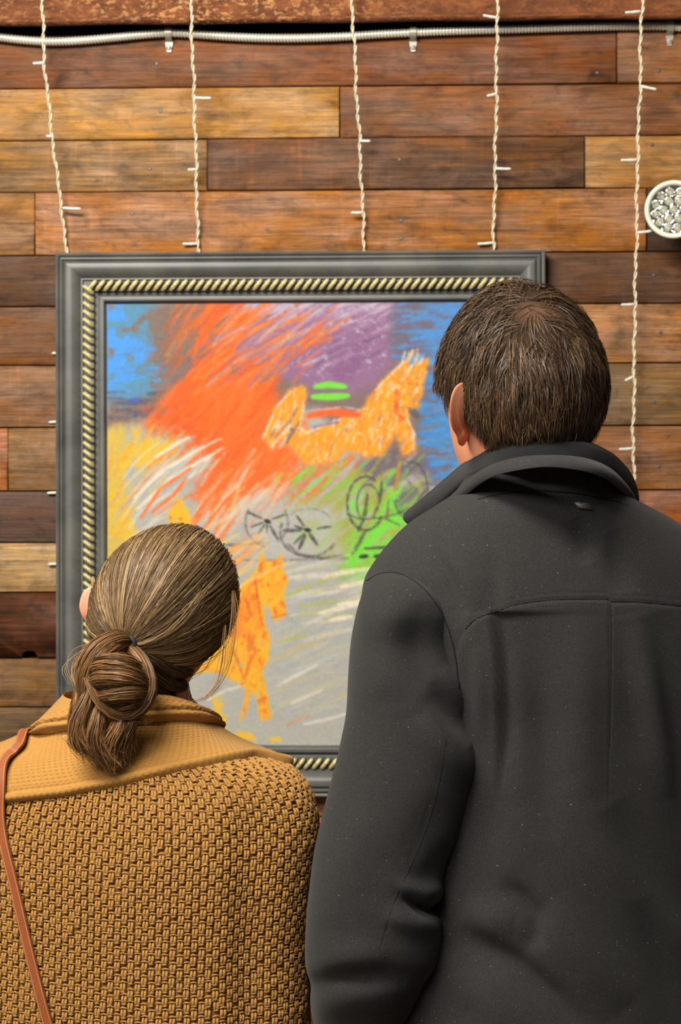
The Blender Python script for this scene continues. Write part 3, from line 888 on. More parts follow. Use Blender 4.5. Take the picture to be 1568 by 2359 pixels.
# two sulky wheels and the looping ink marks
def ring(cx, cy, rx, ry, a0, a1, w, color, op):
    a = np.radians(np.linspace(a0, a1, 22))
    stroke([(cx + rx * math.cos(t), cy - ry * math.sin(t)) for t in a], w, color, op, .5, taper=False)
lay(poly_mask([(560, 1160), (640, 1150), (780, 1180), (790, 1270), (680, 1290), (570, 1260)], 20) * .55, (190, 188, 182))
ring(616, 1202, 50, 56, 150, 260, 5, INK, .6); ring(616, 1202, 48, 52, -60, 30, 5, INK, .5)
ring(712, 1226, 66, 56, 160, 330, 6, INK, .65); ring(712, 1226, 64, 54, 40, 130, 4, INK, .3)
for (x_, y_, an_, l0, l1, w_) in ((616, 1200, 155, 14, 50, 6), (616, 1200, 200, 10, 40, 4), (616, 1200, 235, 10, 36, 4), (616, 1200, 300, 14, 48, 8), (616, 1200, 268, 8, 26, 4), (616, 1200, 20, 12, 44, 4),
                                   (708, 1222, 180, 16, 54, 9), (708, 1222, 246, 12, 46, 9), (708, 1222, 305, 10, 40, 10), (708, 1222, 225, 10, 44, 4), (708, 1222, 125, 12, 42, 5), (708, 1222, 10, 24, 54, 5), (708, 1222, 160, 8, 30, 6)):
    c_, s_ = math.cos(math.radians(an_)), -math.sin(math.radians(an_))
    stroke([(x_ + c_ * l0, y_ + s_ * l0), (x_ + c_ * l1, y_ + s_ * l1)], w_, INK, .9, .3)
stroke([(612, 1199), (622, 1203)], 12, (50, 48, 46), 1, .1); stroke([(704, 1220), (714, 1222)], 12, (46, 46, 40), 1, .1)
stroke([(664, 1254), (690, 1278), (740, 1286), (790, 1280)], 8, INK, .6); stroke([(500, 1256), (560, 1254), (610, 1250)], 7, INK, .6); stroke([(560, 1290), (660, 1290), (800, 1286)], 6, INK, .4)
ring(842, 1160, 42, 62, 60, 330, 6, INK, .8); ring(848, 1160, 26, 44, 20, 250, 5, INK, .6)
stroke([(846, 1140), (842, 1180), (826, 1222)], 10, INK, .85); stroke([(880, 1110), (874, 1160), (860, 1190)], 7, INK, .8)
stroke([(800, 1184), (830, 1196), (890, 1192), (950, 1170), (980, 1130)], 5, INK, .65)
ring(945, 1130, 40, 66, -150, 100, 5, INK, .6); stroke([(842, 1222), (828, 1250), (812, 1275)], 10, INK, .8)
stroke([(896, 1150), (890, 1196), (920, 1210)], 5, INK, .6)
stroke([(840, 1264), (900, 1260)], 7, INK, .9, .2); stroke([(830, 1283), (846, 1281)], 11, (52, 50, 46), 1, .1); stroke([(863, 1282), (884, 1281)], 11, (52, 50, 46), 1, .1)
stroke([(920, 1060), (916, 1096), (908, 1130)], 10, (214, 140, 60), .85)
# sweeping pale rays in the lower right
scatter(60, [(680, 1300), (1000, 1290), (1000, 1480), (760, 1480), (680, 1400)], 14, 120, 10, [CRM, (222, 212, 194), (176, 176, 90), (206, 196, 140), (196, 194, 186), (166, 170, 176)], .6, bend=.03)
for q in ([(746, 1332), (790, 1318), (850, 1310)], [(786, 1352), (850, 1338), (900, 1330)], [(780, 1392), (830, 1386), (900, 1372)], [(736, 1412), (790, 1400), (870, 1380)], [(760, 1428), (810, 1420)]):
    stroke(q, 13, (240, 226, 202), .95, .35)
for q in ([(730, 1345), (770, 1325)], [(660, 1375), (720, 1345)], [(690, 1400), (770, 1380)], [(640, 1480), (710, 1460)]):
    stroke(q, 9, (176, 186, 74), .7, .6)
scatter(40, [(560, 1450), (820, 1440), (800, 1640), (620, 1660)], 24, 120, 8, [(204, 196, 150), (196, 190, 170), (200, 198, 192), (212, 186, 110), (170, 174, 178)], .5, bend=.04)
for q in ([(640, 1580), (690, 1552), (730, 1532)], [(700, 1668), (760, 1655), (810, 1640)], [(480, 1612), (520, 1590), (560, 1580)], [(670, 1620), (740, 1590)]):
    stroke(q, 9, (226, 218, 200), .85, .4)
stroke([(660, 1672), (690, 1656), (715, 1648)], 6, (222, 140, 110), .8)
scatter(30, [(480, 1250), (600, 1240), (560, 1330), (520, 1340)], 32, 90, 8, [(240, 200, 120), (236, 150, 90), (206, 200, 180), (230, 130, 80), YEL], .7)
# golden horse walking, lower centre, and the small one above the bun
gold = [(584, 1320), (596, 1302), (603, 1272), (614, 1292), (640, 1290), (651, 1274), (652, 1310), (662, 1340), (656, 1372), (659, 1418), (636, 1430), (622, 1404), (612, 1390), (610, 1430), (624, 1470), (620, 1510), (606, 1540),
        (604, 1560), (612, 1590), (626, 1656), (600, 1660), (590, 1602), (576, 1592), (562, 1650), (550, 1662), (568, 1590), (548, 1572), (528, 1562), (500, 1548), (440, 1552), (420, 1500), (470, 1440), (520, 1400), (556, 1350)]
lay(poly_mask(gold, 6, .3) * sstep(.14, .3, fbm(91, 22, 14, 60)), (244, 182, 56))
gm = poly_mask(gold, 5, .3)
lay(gm * sstep(.45, .62, fbm(92, 26, 16, 60)) * .7, (250, 164, 50))
lay(poly_mask([(540, 1380), (590, 1330), (600, 1400), (606, 1460), (560, 1480), (520, 1460)], 14) * sstep(.3, .6, fbm(97, 24, 8, 75)) * .7 * gm, (244, 132, 52))
lay(gm * sstep(.60, .74, fbm(93, 20, 10, 70)) * .7, (226, 110, 48))
for q in ([(588, 1330), (594, 1380), (604, 1440)], [(600, 1300), (606, 1320)], [(648, 1296), (642, 1310)], [(616, 1343), (620, 1350)], [(632, 1400), (638, 1418)], [(626, 1424), (658, 1414)], [(540, 1500), (560, 1560)], [(566, 1380), (580, 1420)]):
    stroke(q, 7, (222, 96, 50), .75, .4)
stroke([(520, 1375), (570, 1340), (640, 1305), (680, 1294)], 8, (246, 206, 140), .8)
lay(poly_mask([(386, 1215), (384, 1180), (396, 1160), (420, 1150), (440, 1170), (440, 1230), (386, 1240)], 8) * sstep(.2, .4, GRAIN), (240, 186, 50))
stroke([(392, 1190), (395, 1194)], 8, (226, 110, 50), .9); stroke([(416, 1194), (420, 1198)], 8, (226, 110, 50), .9)
lay(poly_mask([(496, 1606), (514, 1606), (518, 1650), (528, 1690), (500, 1690), (490, 1660)], 8) * sstep(.3, .5, fbm(95, 14, 22)) * .9, (236, 190, 60))
lay(poly_mask([(470, 1690), (640, 1688), (660, 1719), (470, 1719)], 8) * sstep(.46, .62, fbm(96, 34, 10)) * .95, (240, 192, 60))
# the sides of the strokes are rubbed together with a finger
for _ in range(2):
    pad = np.pad(ART, ((1, 1), (1, 1), (0, 0)), 'edge')
    ART = .52 * ART + .12 * (pad[2:, 1:-1] + pad[:-2, 1:-1] + pad[1:-1, 2:] + pad[1:-1, :-2])
# chalk dust over everything
ART *= (0.965 + 0.07 * GRAIN2)[..., None]
ART += ((R2.random(ART.shape[:2]) - .5) * 7)[..., None]
ART = np.clip(ART, 8, 255)
yc = -0.0195
o_ = P(246, 698, yc); e_ = P(1137, 1715, yc)
X = np.linspace(P(CX0, 1200, yc)[0], P(CX1, 1200, yc)[0], PW)
Z = np.linspace(P(700, CY0, yc)[2], P(700, CY1, yc)[2], PH)
VX, VZ = np.meshgrid(X, Z)
V = np.stack([VX, np.full_like(VX, yc) - 0.00012 * GRAIN2, VZ], -1).reshape(-1, 3)
def art_mat():
    t = NT('pastel_on_board')
    a = t.n('ShaderNodeAttribute', attribute_name='tint')
    n = t.noise(t.coords('Object'), 900, 2)
    return t.bsdf(a.outputs['Color'], 0.8, normal=t.bump(n, 0.15, 0.0005), spec=0.2)
KART = 0.83
mk('canvas', V, gridF(PH, PW), art_mat(), painting, col=np.clip(lin(ART.reshape(-1, 3)) * KART, 0, .96))
V, F = box(X[0], X[-1], -0.0185, -0.012, Z[-1], Z[0])
mk('backing_board', V, F, plain('brown_board', (120, 96, 70), .9), painting, smooth=False)
# ------------------------------------------------------------------ people: shared builders
from mathutils.bvhtree import BVHTree

def rotz(a):
    c, s = math.cos(a), math.sin(a)
    return np.array([[c, -s, 0], [s, c, 0], [0, 0, 1.0]])

def roty(a):
    c, s = math.cos(a), math.sin(a)
    return np.array([[c, 0, s], [0, 1, 0], [-s, 0, c]])

def bvh_of(meshes):
    V, Fs = join(meshes)
    polys = []
    for f in Fs:
        f = np.asarray(f)
        polys += (f.tolist() if f.ndim == 2 else [f.tolist()])
    return BVHTree.FromPolygons([tuple(v) for v in V], polys)

def on_surface(bvh, px, py, lift=0.0, fallback=-1.5):
    d = ray(px, py); d = d / np.linalg.norm(d)
    h = bvh.ray_cast(Vector(CAM), Vector(d))
    if h[0] is None:
        return P(px, py, fallback), np.array([0, -1.0, 0])
    n = np.array(h[1]); n = n if n @ d < 0 else -n
    return np.array(h[0]) + n * lift, n

def remesh(name, V, F, voxel, smooth_it=2):
    """Fuse overlapping closed shells into one continuous surface."""
    me = make_mesh(name, V, F)
    ob = bpy.data.objects.new(name, me)
    COL.objects.link(ob)
    m = ob.modifiers.new('fuse', 'REMESH'); m.mode = 'VOXEL'; m.voxel_size = voxel
    s = ob.modifiers.new('soft', 'SMOOTH'); s.factor = 0.5; s.iterations = smooth_it
    dg = bpy.context.evaluated_depsgraph_get()
    ev = ob.evaluated_get(dg)
    em = ev.to_mesh()
    nv = len(em.vertices); VV = np.empty(nv * 3); em.vertices.foreach_get('co', VV)
    li = np.empty(len(em.loops), np.int32); em.loops.foreach_get('vertex_index', li)
    tot = np.empty(len(em.polygons), np.int32); em.polygons.foreach_get('loop_total', tot)
    st = np.empty(len(em.polygons), np.int32); em.polygons.foreach_get('loop_start', st)
    out = []
    for k in (3, 4):
        q = st[tot == k]
        if len(q):
            out.append(li[q[:, None] + np.arange(k)[None]])
    ev.to_mesh_clear()
    bpy.data.objects.remove(ob, do_unlink=True)
    bpy.data.meshes.remove(me)
    return VV.reshape(-1, 3), out

HEAD_TAB = np.array([  # z, half width, front, back
 (0.1163, .003, .003, .006), (0.112, .0215, .0255, .031), (0.104, .0360, .043, .049), (0.080, .0580, .0716, .0772), (0.050, .0715, .089, .0945), (0.020, .0766, .096, .1005), (0.0, .0762, .096, .098),
 (-.030, .0720, .096, .088), (-.055, .066, .094, .072), (-.080, .056, .091, .056), (-.100, .045, .088, .046), (-.112, .034, .078, .038), (-.118, .012, .06, .02)])

def head_shell(S=1.0):
    tab = catmull(HEAD_TAB, 70)
    m = 64
    a = np.linspace(0, 2 * math.pi, m, endpoint=False)
    V = []
    for z, w, f, b in tab:
        ca, sa = np.cos(a), np.sin(a)
        x = w * sa
        y = np.where(ca > 0, f, b) * np.sign(ca) * np.abs(ca) ** (0.94 if z < 0 else 1.0)
        fr = np.clip(ca, 0, 1)
        g = lambda c, s: math.exp(-((z - c) / s) ** 2)
        nose = max(0, min(1, (0.008 - z) / 0.05)) if z > -0.046 else max(0, 1 - (-0.046 - z) / 0.010)
        y = y + fr * 0.024 * nose * np.exp(-(x / 0.0105) ** 2)
        y = y + 0.004 * g(0.020, 0.008) * fr * np.exp(-((np.abs(x) - 0.026) / 0.02) ** 2)
        y = y - 0.010 * g(0.002, 0.010) * fr * np.exp(-((np.abs(x) - 0.031) / 0.013) ** 2)
        y = y + 0.006 * (g(-.066, .006) + g(-.077, .006)) * fr * np.exp(-(x / 0.02) ** 2)
        y = y - 0.004 * g(-.0715, .003) * fr * np.exp(-(x / 0.022) ** 2)
        V.append(np.stack([x, y, np.full(m, z)], 1))
    V = np.concatenate(V) * S
    n = len(tab)
    return V, [gridF(n, m, True), np.arange(m), np.arange(m)[::-1] + (n - 1) * m]

def ear_shell(side, S=1.0, flare=32, base=(.0705, .006, -.014)):
    """Outer ear in head coordinates: rim, hollow and lobe; seen from behind the hollow shows as a bulge."""
    out = np.array([(0, .012), (.004, .024), (.013, .0315), (.023, .031), (.0305, .024), (.0335, .012), (.032, -.003), (.027, -.014), (.020, -.022), (.0165, -.030), (.0095, -.034), (.004, -.030), (.001, -.020), (0, -.005)])
    out = catmull(np.vstack([out, out[:1]]), 49)[:-1]
    c = np.array([.014, .002])
    rs = [0.0, .25, .5, .7, .84, .94, 1.0]
    Vf, Vb = [], []
    fl = math.tan(math.radians(flare))
    for r in rs:
        q = c + (out - c) * r
        o = q[:, 0] * fl
        hol = -0.0085 * np.exp(-((r) / .42) ** 2) - .003 * np.exp(-((r - .72) / .12) ** 2)
        rim = 0.0030 * math.exp(-((r - .92) / .12) ** 2)
        edge = math.sqrt(max(0, 1 - r ** 6))
        Vf.append(np.stack([o + hol + rim, -q[:, 0], q[:, 1]], 1))
        bulge = -.005 * math.exp(-(r / .5) ** 2) + .0022 * math.exp(-((r - .70) / .13) ** 2)
        Vb.append(np.stack([o + hol * .7 + rim - 0.0048 * edge + bulge - .0006, -q[:, 0] + .001 * edge, q[:, 1]], 1))
    V = np.concatenate(Vf + Vb[::-1])
    n = len(out)
    F = [gridF(2 * len(rs), n, True)]
    tilt = np.array([[1, 0, 0], [0, math.cos(.18), -math.sin(.18)], [0, math.sin(.18), math.cos(.18)]])
    V = V @ tilt.T + np.array(base)
    V = V * np.array([side, 1, 1]) * S
    return V, F

def limb(pts, rad, sides=16, n=24):
    p = catmull(np.array(pts, float), n)
    r = np.interp(np.linspace(0, 1, n), np.linspace(0, 1, len(rad)), rad)
    return tube(p, r, sides)

def hand_shells(wrist, d, pn, side, curl=0.5):
    """Palm, four fingers of different lengths and a thumb; d = direction of the fingers, pn = palm normal."""
    d = np.asarray(d, float) / np.linalg.norm(d)
    pn = np.asarray(pn, float); pn = pn - (pn @ d) * d; pn /= np.linalg.norm(pn)
    w = np.cross(d, pn) * side
    parts = []
    palm = np.array([wrist + d * t for t in (-.01, .02, .05, .085)])
    parts.append(tube(palm, [.024, .030, .037, .035], 14, up=tuple(w), r2=[.019, .016, .014, .011]))
    for k, (off, L) in enumerate(((.029, .072), (.010, .080), (-.010, .075), (-.028, .060))):
        p = wrist + d * .085 + w * off
        dirv = d.copy(); pts = [p - d * .015]
        for s in range(3):
            ang = curl * (0.5 + 0.45 * s)
            dirv = d * math.cos(ang) + pn * math.sin(ang)
            pts.append(pts[-1] + dirv * (L / 3 + (.015 if s == 0 else 0)))
        parts.append(tube(catmull(pts, 8), np.linspace(.0092, .0070, 8), 8))
    b = wrist + d * .025 + w * .028
    parts.append(tube(catmull([b, b + w * .018 + d * .022 + pn * .008, b + w * .022 + d * .048 + pn * .02, b + w * .018 + d * .068 + pn * .028], 8), np.linspace(.0125, .0078, 8), 8))
    return parts

def ribbons(paths, normals, width, tilt=None, taper=0.25):
    """Flat strands: paths (N,K,3), normals (N,K,3), width (N,) or (N,K)."""
    N, K, _ = paths.shape
    T = np.gradient(paths, axis=1)
    T /= np.linalg.norm(T, axis=2, keepdims=True) + 1e-12
    S = np.cross(T, normals)
    S /= np.linalg.norm(S, axis=2, keepdims=True) + 1e-12
    Nn = np.cross(S, T)
    if tilt is not None:
        S = S * np.cos(tilt)[:, None, None] + Nn * np.sin(tilt)[:, None, None]
    w = np.asarray(width)
    w = np.repeat(w[:, None], K, 1) if w.ndim == 1 else w
    t = np.linspace(0, 1, K)
    w = w * (taper + (1 - taper) * np.clip(np.minimum(t * 8 + .4, (1 - t) * 3.0), 0, 1))[None]
    A = paths + S * w[..., None] * .5
    B = paths - S * w[..., None] * .5
    V = np.stack([A, B], 2).reshape(-1, 3)              # index = (n*K + k)*2 + s
    n, k = np.meshgrid(np.arange(N), np.arange(K - 1), indexing='ij')
    a = (n * K + k) * 2
    F = np.stack([a, a + 1, a + 3, a + 2], -1).reshape(-1, 4)
    return V, F

def hair_mat(name, rough, spec):
    t = NT(name)
    a = t.n('ShaderNodeAttribute', attribute_name='tint')
    n = t.noise(t.coords('Object'), 600, 2)
    return t.bsdf(t.mix(.25, a.outputs['Color'], t.ramp(n, [(.3, .5), (.7, 1.3)]), 'MULTIPLY'), rough, spec=spec)
HAIR = hair_mat('hair_strands', .46, .24)
HAIRC = hair_mat('hair_underlayer', .85, .05)

def skin_mat(name, c1, c2):
    t = NT(name)
    src = t.n('ShaderNodeTexCoord').outputs['Object']
    n = t.noise(t.coords(src=src), 30, 4, .6)
    f = t.noise(t.coords(src=src), 700, 2)
    c = t.mix(n, lin4(c1), lin4(c2))
    return t.bsdf(c, 0.48, normal=t.bump(f, 0.08, 0.0006), spec=0.4, **{'Subsurface Weight': 0.25, 'Subsurface Radius': (0.010, 0.004, 0.002), 'Subsurface Scale': 0.6})

def shoe(ax, ay, ang, L=0.29, H=0.10):
    """Low leather shoe: sole and upper, heel at (ax, ay), toe towards ang."""
    d = np.array([math.sin(ang), math.cos(ang), 0]); s = np.array([d[1], -d[0], 0])
    out = []
    st = np.linspace(-.06, L - .06, 16)
    for (z0, z1, k) in ((0.0, .022, 1.05), (.022, None, 1.0)):
        rings = []
        for t in st:
            f = (t + .06) / L
            w = (.036 + .014 * math.sin(f * math.pi * .9) ** 1.2) * (1 if .06 < f < .94 else .62) * k
            top = z1 if z1 else .03 + H * (.85 if f < .35 else max(.32, .85 - (f - .35) * 1.5)) * (1 if f < .95 else .6)
            c = np.array([ax, ay, 0]) + d * t
            rings.append([c + s * (w * math.cos(q)) + np.array([0, 0, (z0 + top) / 2 + (top - z0) / 2 * math.sin(q)]) if False else
                          c + s * (w * np.sign(math.cos(q)) * abs(math.cos(q)) ** .5 * (1 if math.sin(q) < .3 else .86)) + np.array([0, 0, (z0 + top) / 2 + (top - z0) / 2 * np.sign(math.sin(q)) * abs(math.sin(q)) ** .5]) for q in np.linspace(0, 2 * math.pi, 16, endpoint=False)])
        V = np.array(rings).reshape(-1, 3)
        out.append((V, [gridF(16, 16, True), np.arange(16)[::-1], np.arange(16) + 240]))
    return out

def seg_field(PX, PY, pts, w):
    """Gaussian falloff around a pixel polyline, and signed side."""
    D = np.full(PX.shape, 1e9); SD = np.zeros(PX.shape); SS = np.zeros(PX.shape)
    p = np.array(pts, float)
    sl = np.concatenate([[0], np.cumsum(np.hypot(*np.diff(p, axis=0).T))])
    for k in range(len(p) - 1):
        d = p[k + 1] - p[k]; L = np.hypot(*d)
        tt = ((PX - p[k][0]) * d[0] + (PY - p[k][1]) * d[1]) / (L * L)
        t = np.clip(tt, 0, 1)
        ex, ey = PX - p[k][0] - t * d[0], PY - p[k][1] - t * d[1]
        dd = np.hypot(ex, ey)
        m = dd < D
        D = np.where(m, dd, D)
        SD = np.where(m, (ex * d[1] - ey * d[0]) / L, SD)
        SS = np.where(m, (sl[k] + t * L) / sl[-1], SS)
    seg_field.along = SS
    return np.exp(-(D / w) ** 2), SD, D

def seam(bvh, pts, r, mat, parent, name, lift=0.0004, n=60):
    q = catmull(np.array(pts, float), n)
    path = np.array([on_surface(bvh, a, b, lift)[0] for a, b in q])
    path[1:-1] = (path[:-2] + path[1:-1] * 2 + path[2:]) / 4
    V, F = tube(path, r, 6)
    return mk(name, V, F, mat, parent)

# ------------------------------------------------------------------ the man in the charcoal coat
def wool_mat(name, dark, light):
    t = NT(name)
    src = t.n('ShaderNodeTexCoord').outputs['Object']
    n = t.noise(t.coords(src=src), 900, 3, .7)
    b = t.noise(t.coords(src=src), 14, 3, .5)
    fl = t.noise(t.coords(src=src), 420, 1, .5)
    c = t.ramp(n, [(0.30, tuple(lin(dark))), (0.72, tuple(lin(light)))])
    c = t.mix(t.math('MULTIPLY', b, .18), c, tuple(lin(light)) + (1,))
    lint = t.ramp(fl, [(0.775, 0.0), (0.80, 1.0)])
    c = t.mix(t.math('MULTIPLY', lint, .5), c, lin4((170, 160, 146)))
    return t.bsdf(c, 0.92, normal=t.bump(n, 0.28, 0.0012), spec=0.12, **{'Sheen Weight': 0.08, 'Sheen Roughness': 0.5, 'Sheen Tint': (0.8, 0.78, 0.74, 1)})
WOOL = wool_mat('charcoal_wool', (27, 27, 27), (54, 53, 52))
SEAMM = plain('dark_thread', (28, 27, 27), .9, 0, .1)
def rib_mat():
    t = NT('black_rib_knit')
    uv = t.n('ShaderNodeUVMap')
    w = t.n('ShaderNodeTexWave', wave_type='BANDS', bands_direction='X')
    t.link(t.coords(src=uv.outputs[0], scale=(430, 1, 1)), w.inputs[0])
    w.inputs['Scale'].default_value = 0.314
    c = t.mix(w.outputs[1], lin4((15, 15, 15)), lin4((27, 27, 26)))
    return t.bsdf(c, .85, normal=t.bump(w.outputs[1], .4, .0010), spec=.15, **{'Sheen Weight': .1})
RIB = rib_mat()
SKINM = skin_mat('man_skin', (214, 138, 104), (228, 158, 124))
MYAW = math.radians(20)
RV, FV = rotz(MYAW) @ np.array([1.0, 0, 0]), rotz(MYAW) @ np.array([0, 1.0, 0])
MZ0 = np.array([P(1265, 1500, -1.42)[0], -1.42, 0.0])
man = empty('person', MZ0)
tag(man, 'person with short brown hair in a charcoal wool coat seen from behind', 'person')

# coat body ------------------------------------------------------------
# (row px, centre px, Y, half width, half depth)
TOR = [(1064, 1230, -1.458, .071, .072), (1092, 1232, -1.455, .074, .074), (1130, 1238, -1.452, .084, .080), (1165, 1246, -1.447, .112, .090), (1200, 1252, -1.44, .142, .100), (1240, 1258, -1.435, .166, .108), (1290, 1263, -1.43, .188, .118), (1340, 1266, -1.425, .202, .127),
       (1420, 1272, -1.42, .206, .137), (1540, 1284, -1.415, .194, .144), (1640, 1292, -1.41, .182, .146), (1760, 1296, -1.41, .176, .144), (1900, 1296, -1.41, .174, .142), (2100, 1292, -1.41, .178, .142), (2300, 1286, -1.41, .190, .146), (2500, 1280, -1.415, .206, .152), (2750, 1270, -1.42, .222, .162), (2950, 1266, -1.42, .232, .168)]
def torso_rings(tab, n, m, ex=2.2):
    t = catmull(np.array(tab, float), n)
    v_ = np.linspace(-math.pi, math.pi, m, endpoint=False)
    a = -math.pi / 2 + v_ - .62 * np.sin(v_)
    ca, sa = np.cos(a), np.sin(a)
    cx_ = np.sign(ca) * np.abs(ca) ** (2 / ex); sy_ = np.sign(sa) * np.abs(sa) ** (2 / ex)
    rings = []
    for (py, px, Y, ha, hb) in t:
        c = P(px, py, Y)
        rings.append(c + np.outer(cx_ * ha, RV) + np.outer(sy_ * hb, FV))
    return np.array(rings), t
NR, NA = 350, 330
rings, tt = torso_rings(TOR, NR, NA)
# forward slope of shoulders: upper rings tuck in at the back of the neck
PXg, PYg = proj(rings.reshape(-1, 3)); PXg = PXg.reshape(NR, NA); PYg = PYg.reshape(NR, NA)
cen = rings.mean(1, keepdims=True)
out = rings - cen; out /= np.linalg.norm(out, axis=2, keepdims=True)
disp = np.zeros((NR, NA))
def fold(pts, w, amp):
    global disp
    g, sd, D = seg_field(PXg, PYg, pts, w)
    disp += amp * g * np.clip(np.sin(math.pi * np.clip(seg_field.along, .02, .98)), 0, 1) ** .8
# soft vertical folds of the back and the pull lines at the shoulder blades
for (pts, w, amp) in (([(1325, 1190), (1340, 1235), (1360, 1300)], 30, -.0055), ([(1405, 1220), (1428, 1290), (1440, 1370)], 34, -.005), ([(1375, 1200), (1392, 1290)], 26, .003), ([(985, 1260), (1020, 1320), (1050, 1390), (1062, 1450)], 22, -.006), ([(1040, 1250), (1080, 1330), (1110, 1410)], 26, .004),
                      ([(1120, 1270), (1135, 1340), (1140, 1410)], 24, -.0035), ([(1215, 1400), (1235, 1560), (1250, 1750), (1262, 1950)], 50, -.006), ([(1335, 1400), (1345, 1600), (1350, 1850)], 46, .005), ([(1185, 1480), (1195, 1640), (1205, 1850)], 30, .003),
                      ([(1455, 1400), (1488, 1530), (1520, 1680), (1550, 1850)], 36, .006), ([(1500, 1400), (1545, 1560), (1580, 1750), (1600, 1950)], 44, -.010), ([(1430, 1420), (1455, 1560), (1480, 1760)], 36, -.004),
                      ([(1150, 2030), (1200, 2070), (1232, 2110), (1232, 2155), (1190, 2190)], 26, -.0085), ([(1060, 2090), (1130, 2120), (1190, 2128)], 40, .008), ([(1000, 2150), (1090, 2180), (1180, 2225), (1270, 2300), (1390, 2420)], 34, -.012),
                      ([(1020, 2250), (1110, 2290), (1200, 2390)], 46, .006), ([(1250, 2080), (1330, 2190), (1440, 2330)], 54, .008), ([(1300, 1780), (1400, 1960), (1530, 2130), (1600, 2250)], 60, .006), ([(1400, 1850), (1500, 2020), (1600, 2150)], 46, -.007), ([(1180, 1860), (1175, 1960), (1170, 2060)], 50, .004),
                      ([(1470, 2060), (1520, 2200), (1580, 2400)], 46, -.006), ([(1105, 1480), (1112, 1600), (1108, 1720)], 20, .004)):
    fold(pts, w, amp)
# yoke seam: the yoke lies over the panels below it
YOKE = [(1050, 1500), (1072, 1448), (1100, 1424), (1134, 1410), (1180, 1394), (1240, 1384), (1310, 1379), (1400, 1380), (1406, 1386), (1480, 1387), (1568, 1396), (1640, 1410)]
g, sd, D = seg_field(PXg, PYg, YOKE, 3.2)
disp += -.0012 * g + .0012 * np.exp(-(D / 40) ** 2) * (sd < 0) * sstep(0, 6, D) * (PXg > 1060)
g, sd, D = seg_field(PXg, PYg, [(x, y - 14) for x, y in YOKE], 2.0)
disp += -.0005 * g
# action pleat left of the centre panel
PLEAT = [(1133, 1412), (1143, 1480), (1150, 1570), (1152, 1680), (1147, 1790), (1140, 1860)]
g, sd, D = seg_field(PXg, PYg, PLEAT, 8)
fade = sstep(1880, 1640, PYg) * sstep(1405, 1420, PYg)
side_ = sstep(-7, 7, sd)
disp += fade * (side_ * -.0105 * np.exp(-D / 80) + (1 - side_) * .0040 * np.exp(-D / 34))
# centre back seam
g, sd, D = seg_field(PXg, PYg, [(1405, 1388), (1406, 1560), (1402, 1760), (1400, 2100)], 2.6)
disp += -.0012 * g * sstep(2000, 1600, PYg)
g, sd, D = seg_field(PXg, PYg, [(1082, 1860), (1075, 2000), (1072, 2150)], 2.4); disp += -.001 * g
# neck seam under the collar
NECKS = [(1080, 1162), (1130, 1143), (1190, 1134), (1250, 1132), (1330, 1138), (1420, 1156), (1450, 1170)]
g, sd, D = seg_field(PXg, PYg, NECKS, 2.6); disp += -.0012 * g
lowf = np.array([[mnoise.noise(Vector(rings[i, j] * 7.0)) for j in range(0, NA, 6)] for i in range(0, NR, 6)])
lowf = np.repeat(np.repeat(lowf, 6, 0), 6, 1)[:NR, :NA]
for _ in range(12):
    lowf = (lowf + np.roll(lowf, 1, 1) + np.roll(lowf, -1, 1) + np.vstack([lowf[:1], lowf[:-1]]) + np.vstack([lowf[1:], lowf[-1:]])) / 5
disp += .004 * lowf * sstep(1250, 1500, PYg)
back = (out @ np.array([0, -1.0, 0])) > -0.25
rings = rings + out * (disp * back)[..., None]
TORV = rings.reshape(-1, 3); TORF = [gridF(NR, NA, True)]
coat = mk('coat', TORV, TORF, WOOL, man)
coat['label'] = 'charcoal wool coat'
# sleeves ----------------------------------------------------------------
SLV = [(1316, 868, 935, -1.50, .030), (1330, 850, 975, -1.508, .050), (1360, 836, 1016, -1.514, .064), (1410, 822, 1042, -1.516, .071), (1480, 809, 1051, -1.508, .074), (1560, 802, 1064, -1.512, .076), (1640, 797, 1086, -1.512, .077), (1700, 786, 1101, -1.512, .077), (1765, 771, 1098, -1.512, .077), (1850, 749, 1077, -1.512, .077),
       (1950, 726, 1048, -1.512, .077), (2040, 714, 1020, -1.512, .076), (2100, 707, 1013, -1.512, .075), (2165, 703, 1016, -1.510, .075), (2225, 705, 1002, -1.506, .074), (2290, 714, 966, -1.485, .073), (2359, 724, 935, -1.465, .072), (2430, 740, 925, -1.435, .070), (2500, 775, 935, -1.395, .066), (2580, 835, 975, -1.345, .060), (2640, 890, 1010, -1.315, .054)]
def sleeve_rings(tab, n, m):
    t = catmull(np.array(tab, float), n)
    a = np.linspace(0, 2 * math.pi, m, endpoint=False)
    R = []
    for (py, l, r, Y, hd) in t:
        A, B = P(l, py, Y), P(r, py, Y)
        c = (A + B) / 2; h = (B - A) / 2
        ca, sa = np.cos(a), np.sin(a)
        R.append(c + np.outer(np.sign(ca) * np.abs(ca) ** .9, h) + np.outer(np.sign(sa) * np.abs(sa) ** .9 * hd, [0, 1.0, 0]))
    return np.array(R)
SR, SA = 240, 120
sr = sleeve_rings(SLV, SR, SA)
PXg, PYg = proj(sr.reshape(-1, 3)); PXg = PXg.reshape(SR, SA); PYg = PYg.reshape(SR, SA)
disp = np.zeros((SR, SA)); so = sr - sr.mean(1, keepdims=True); so /= np.linalg.norm(so, axis=2, keepdims=True)
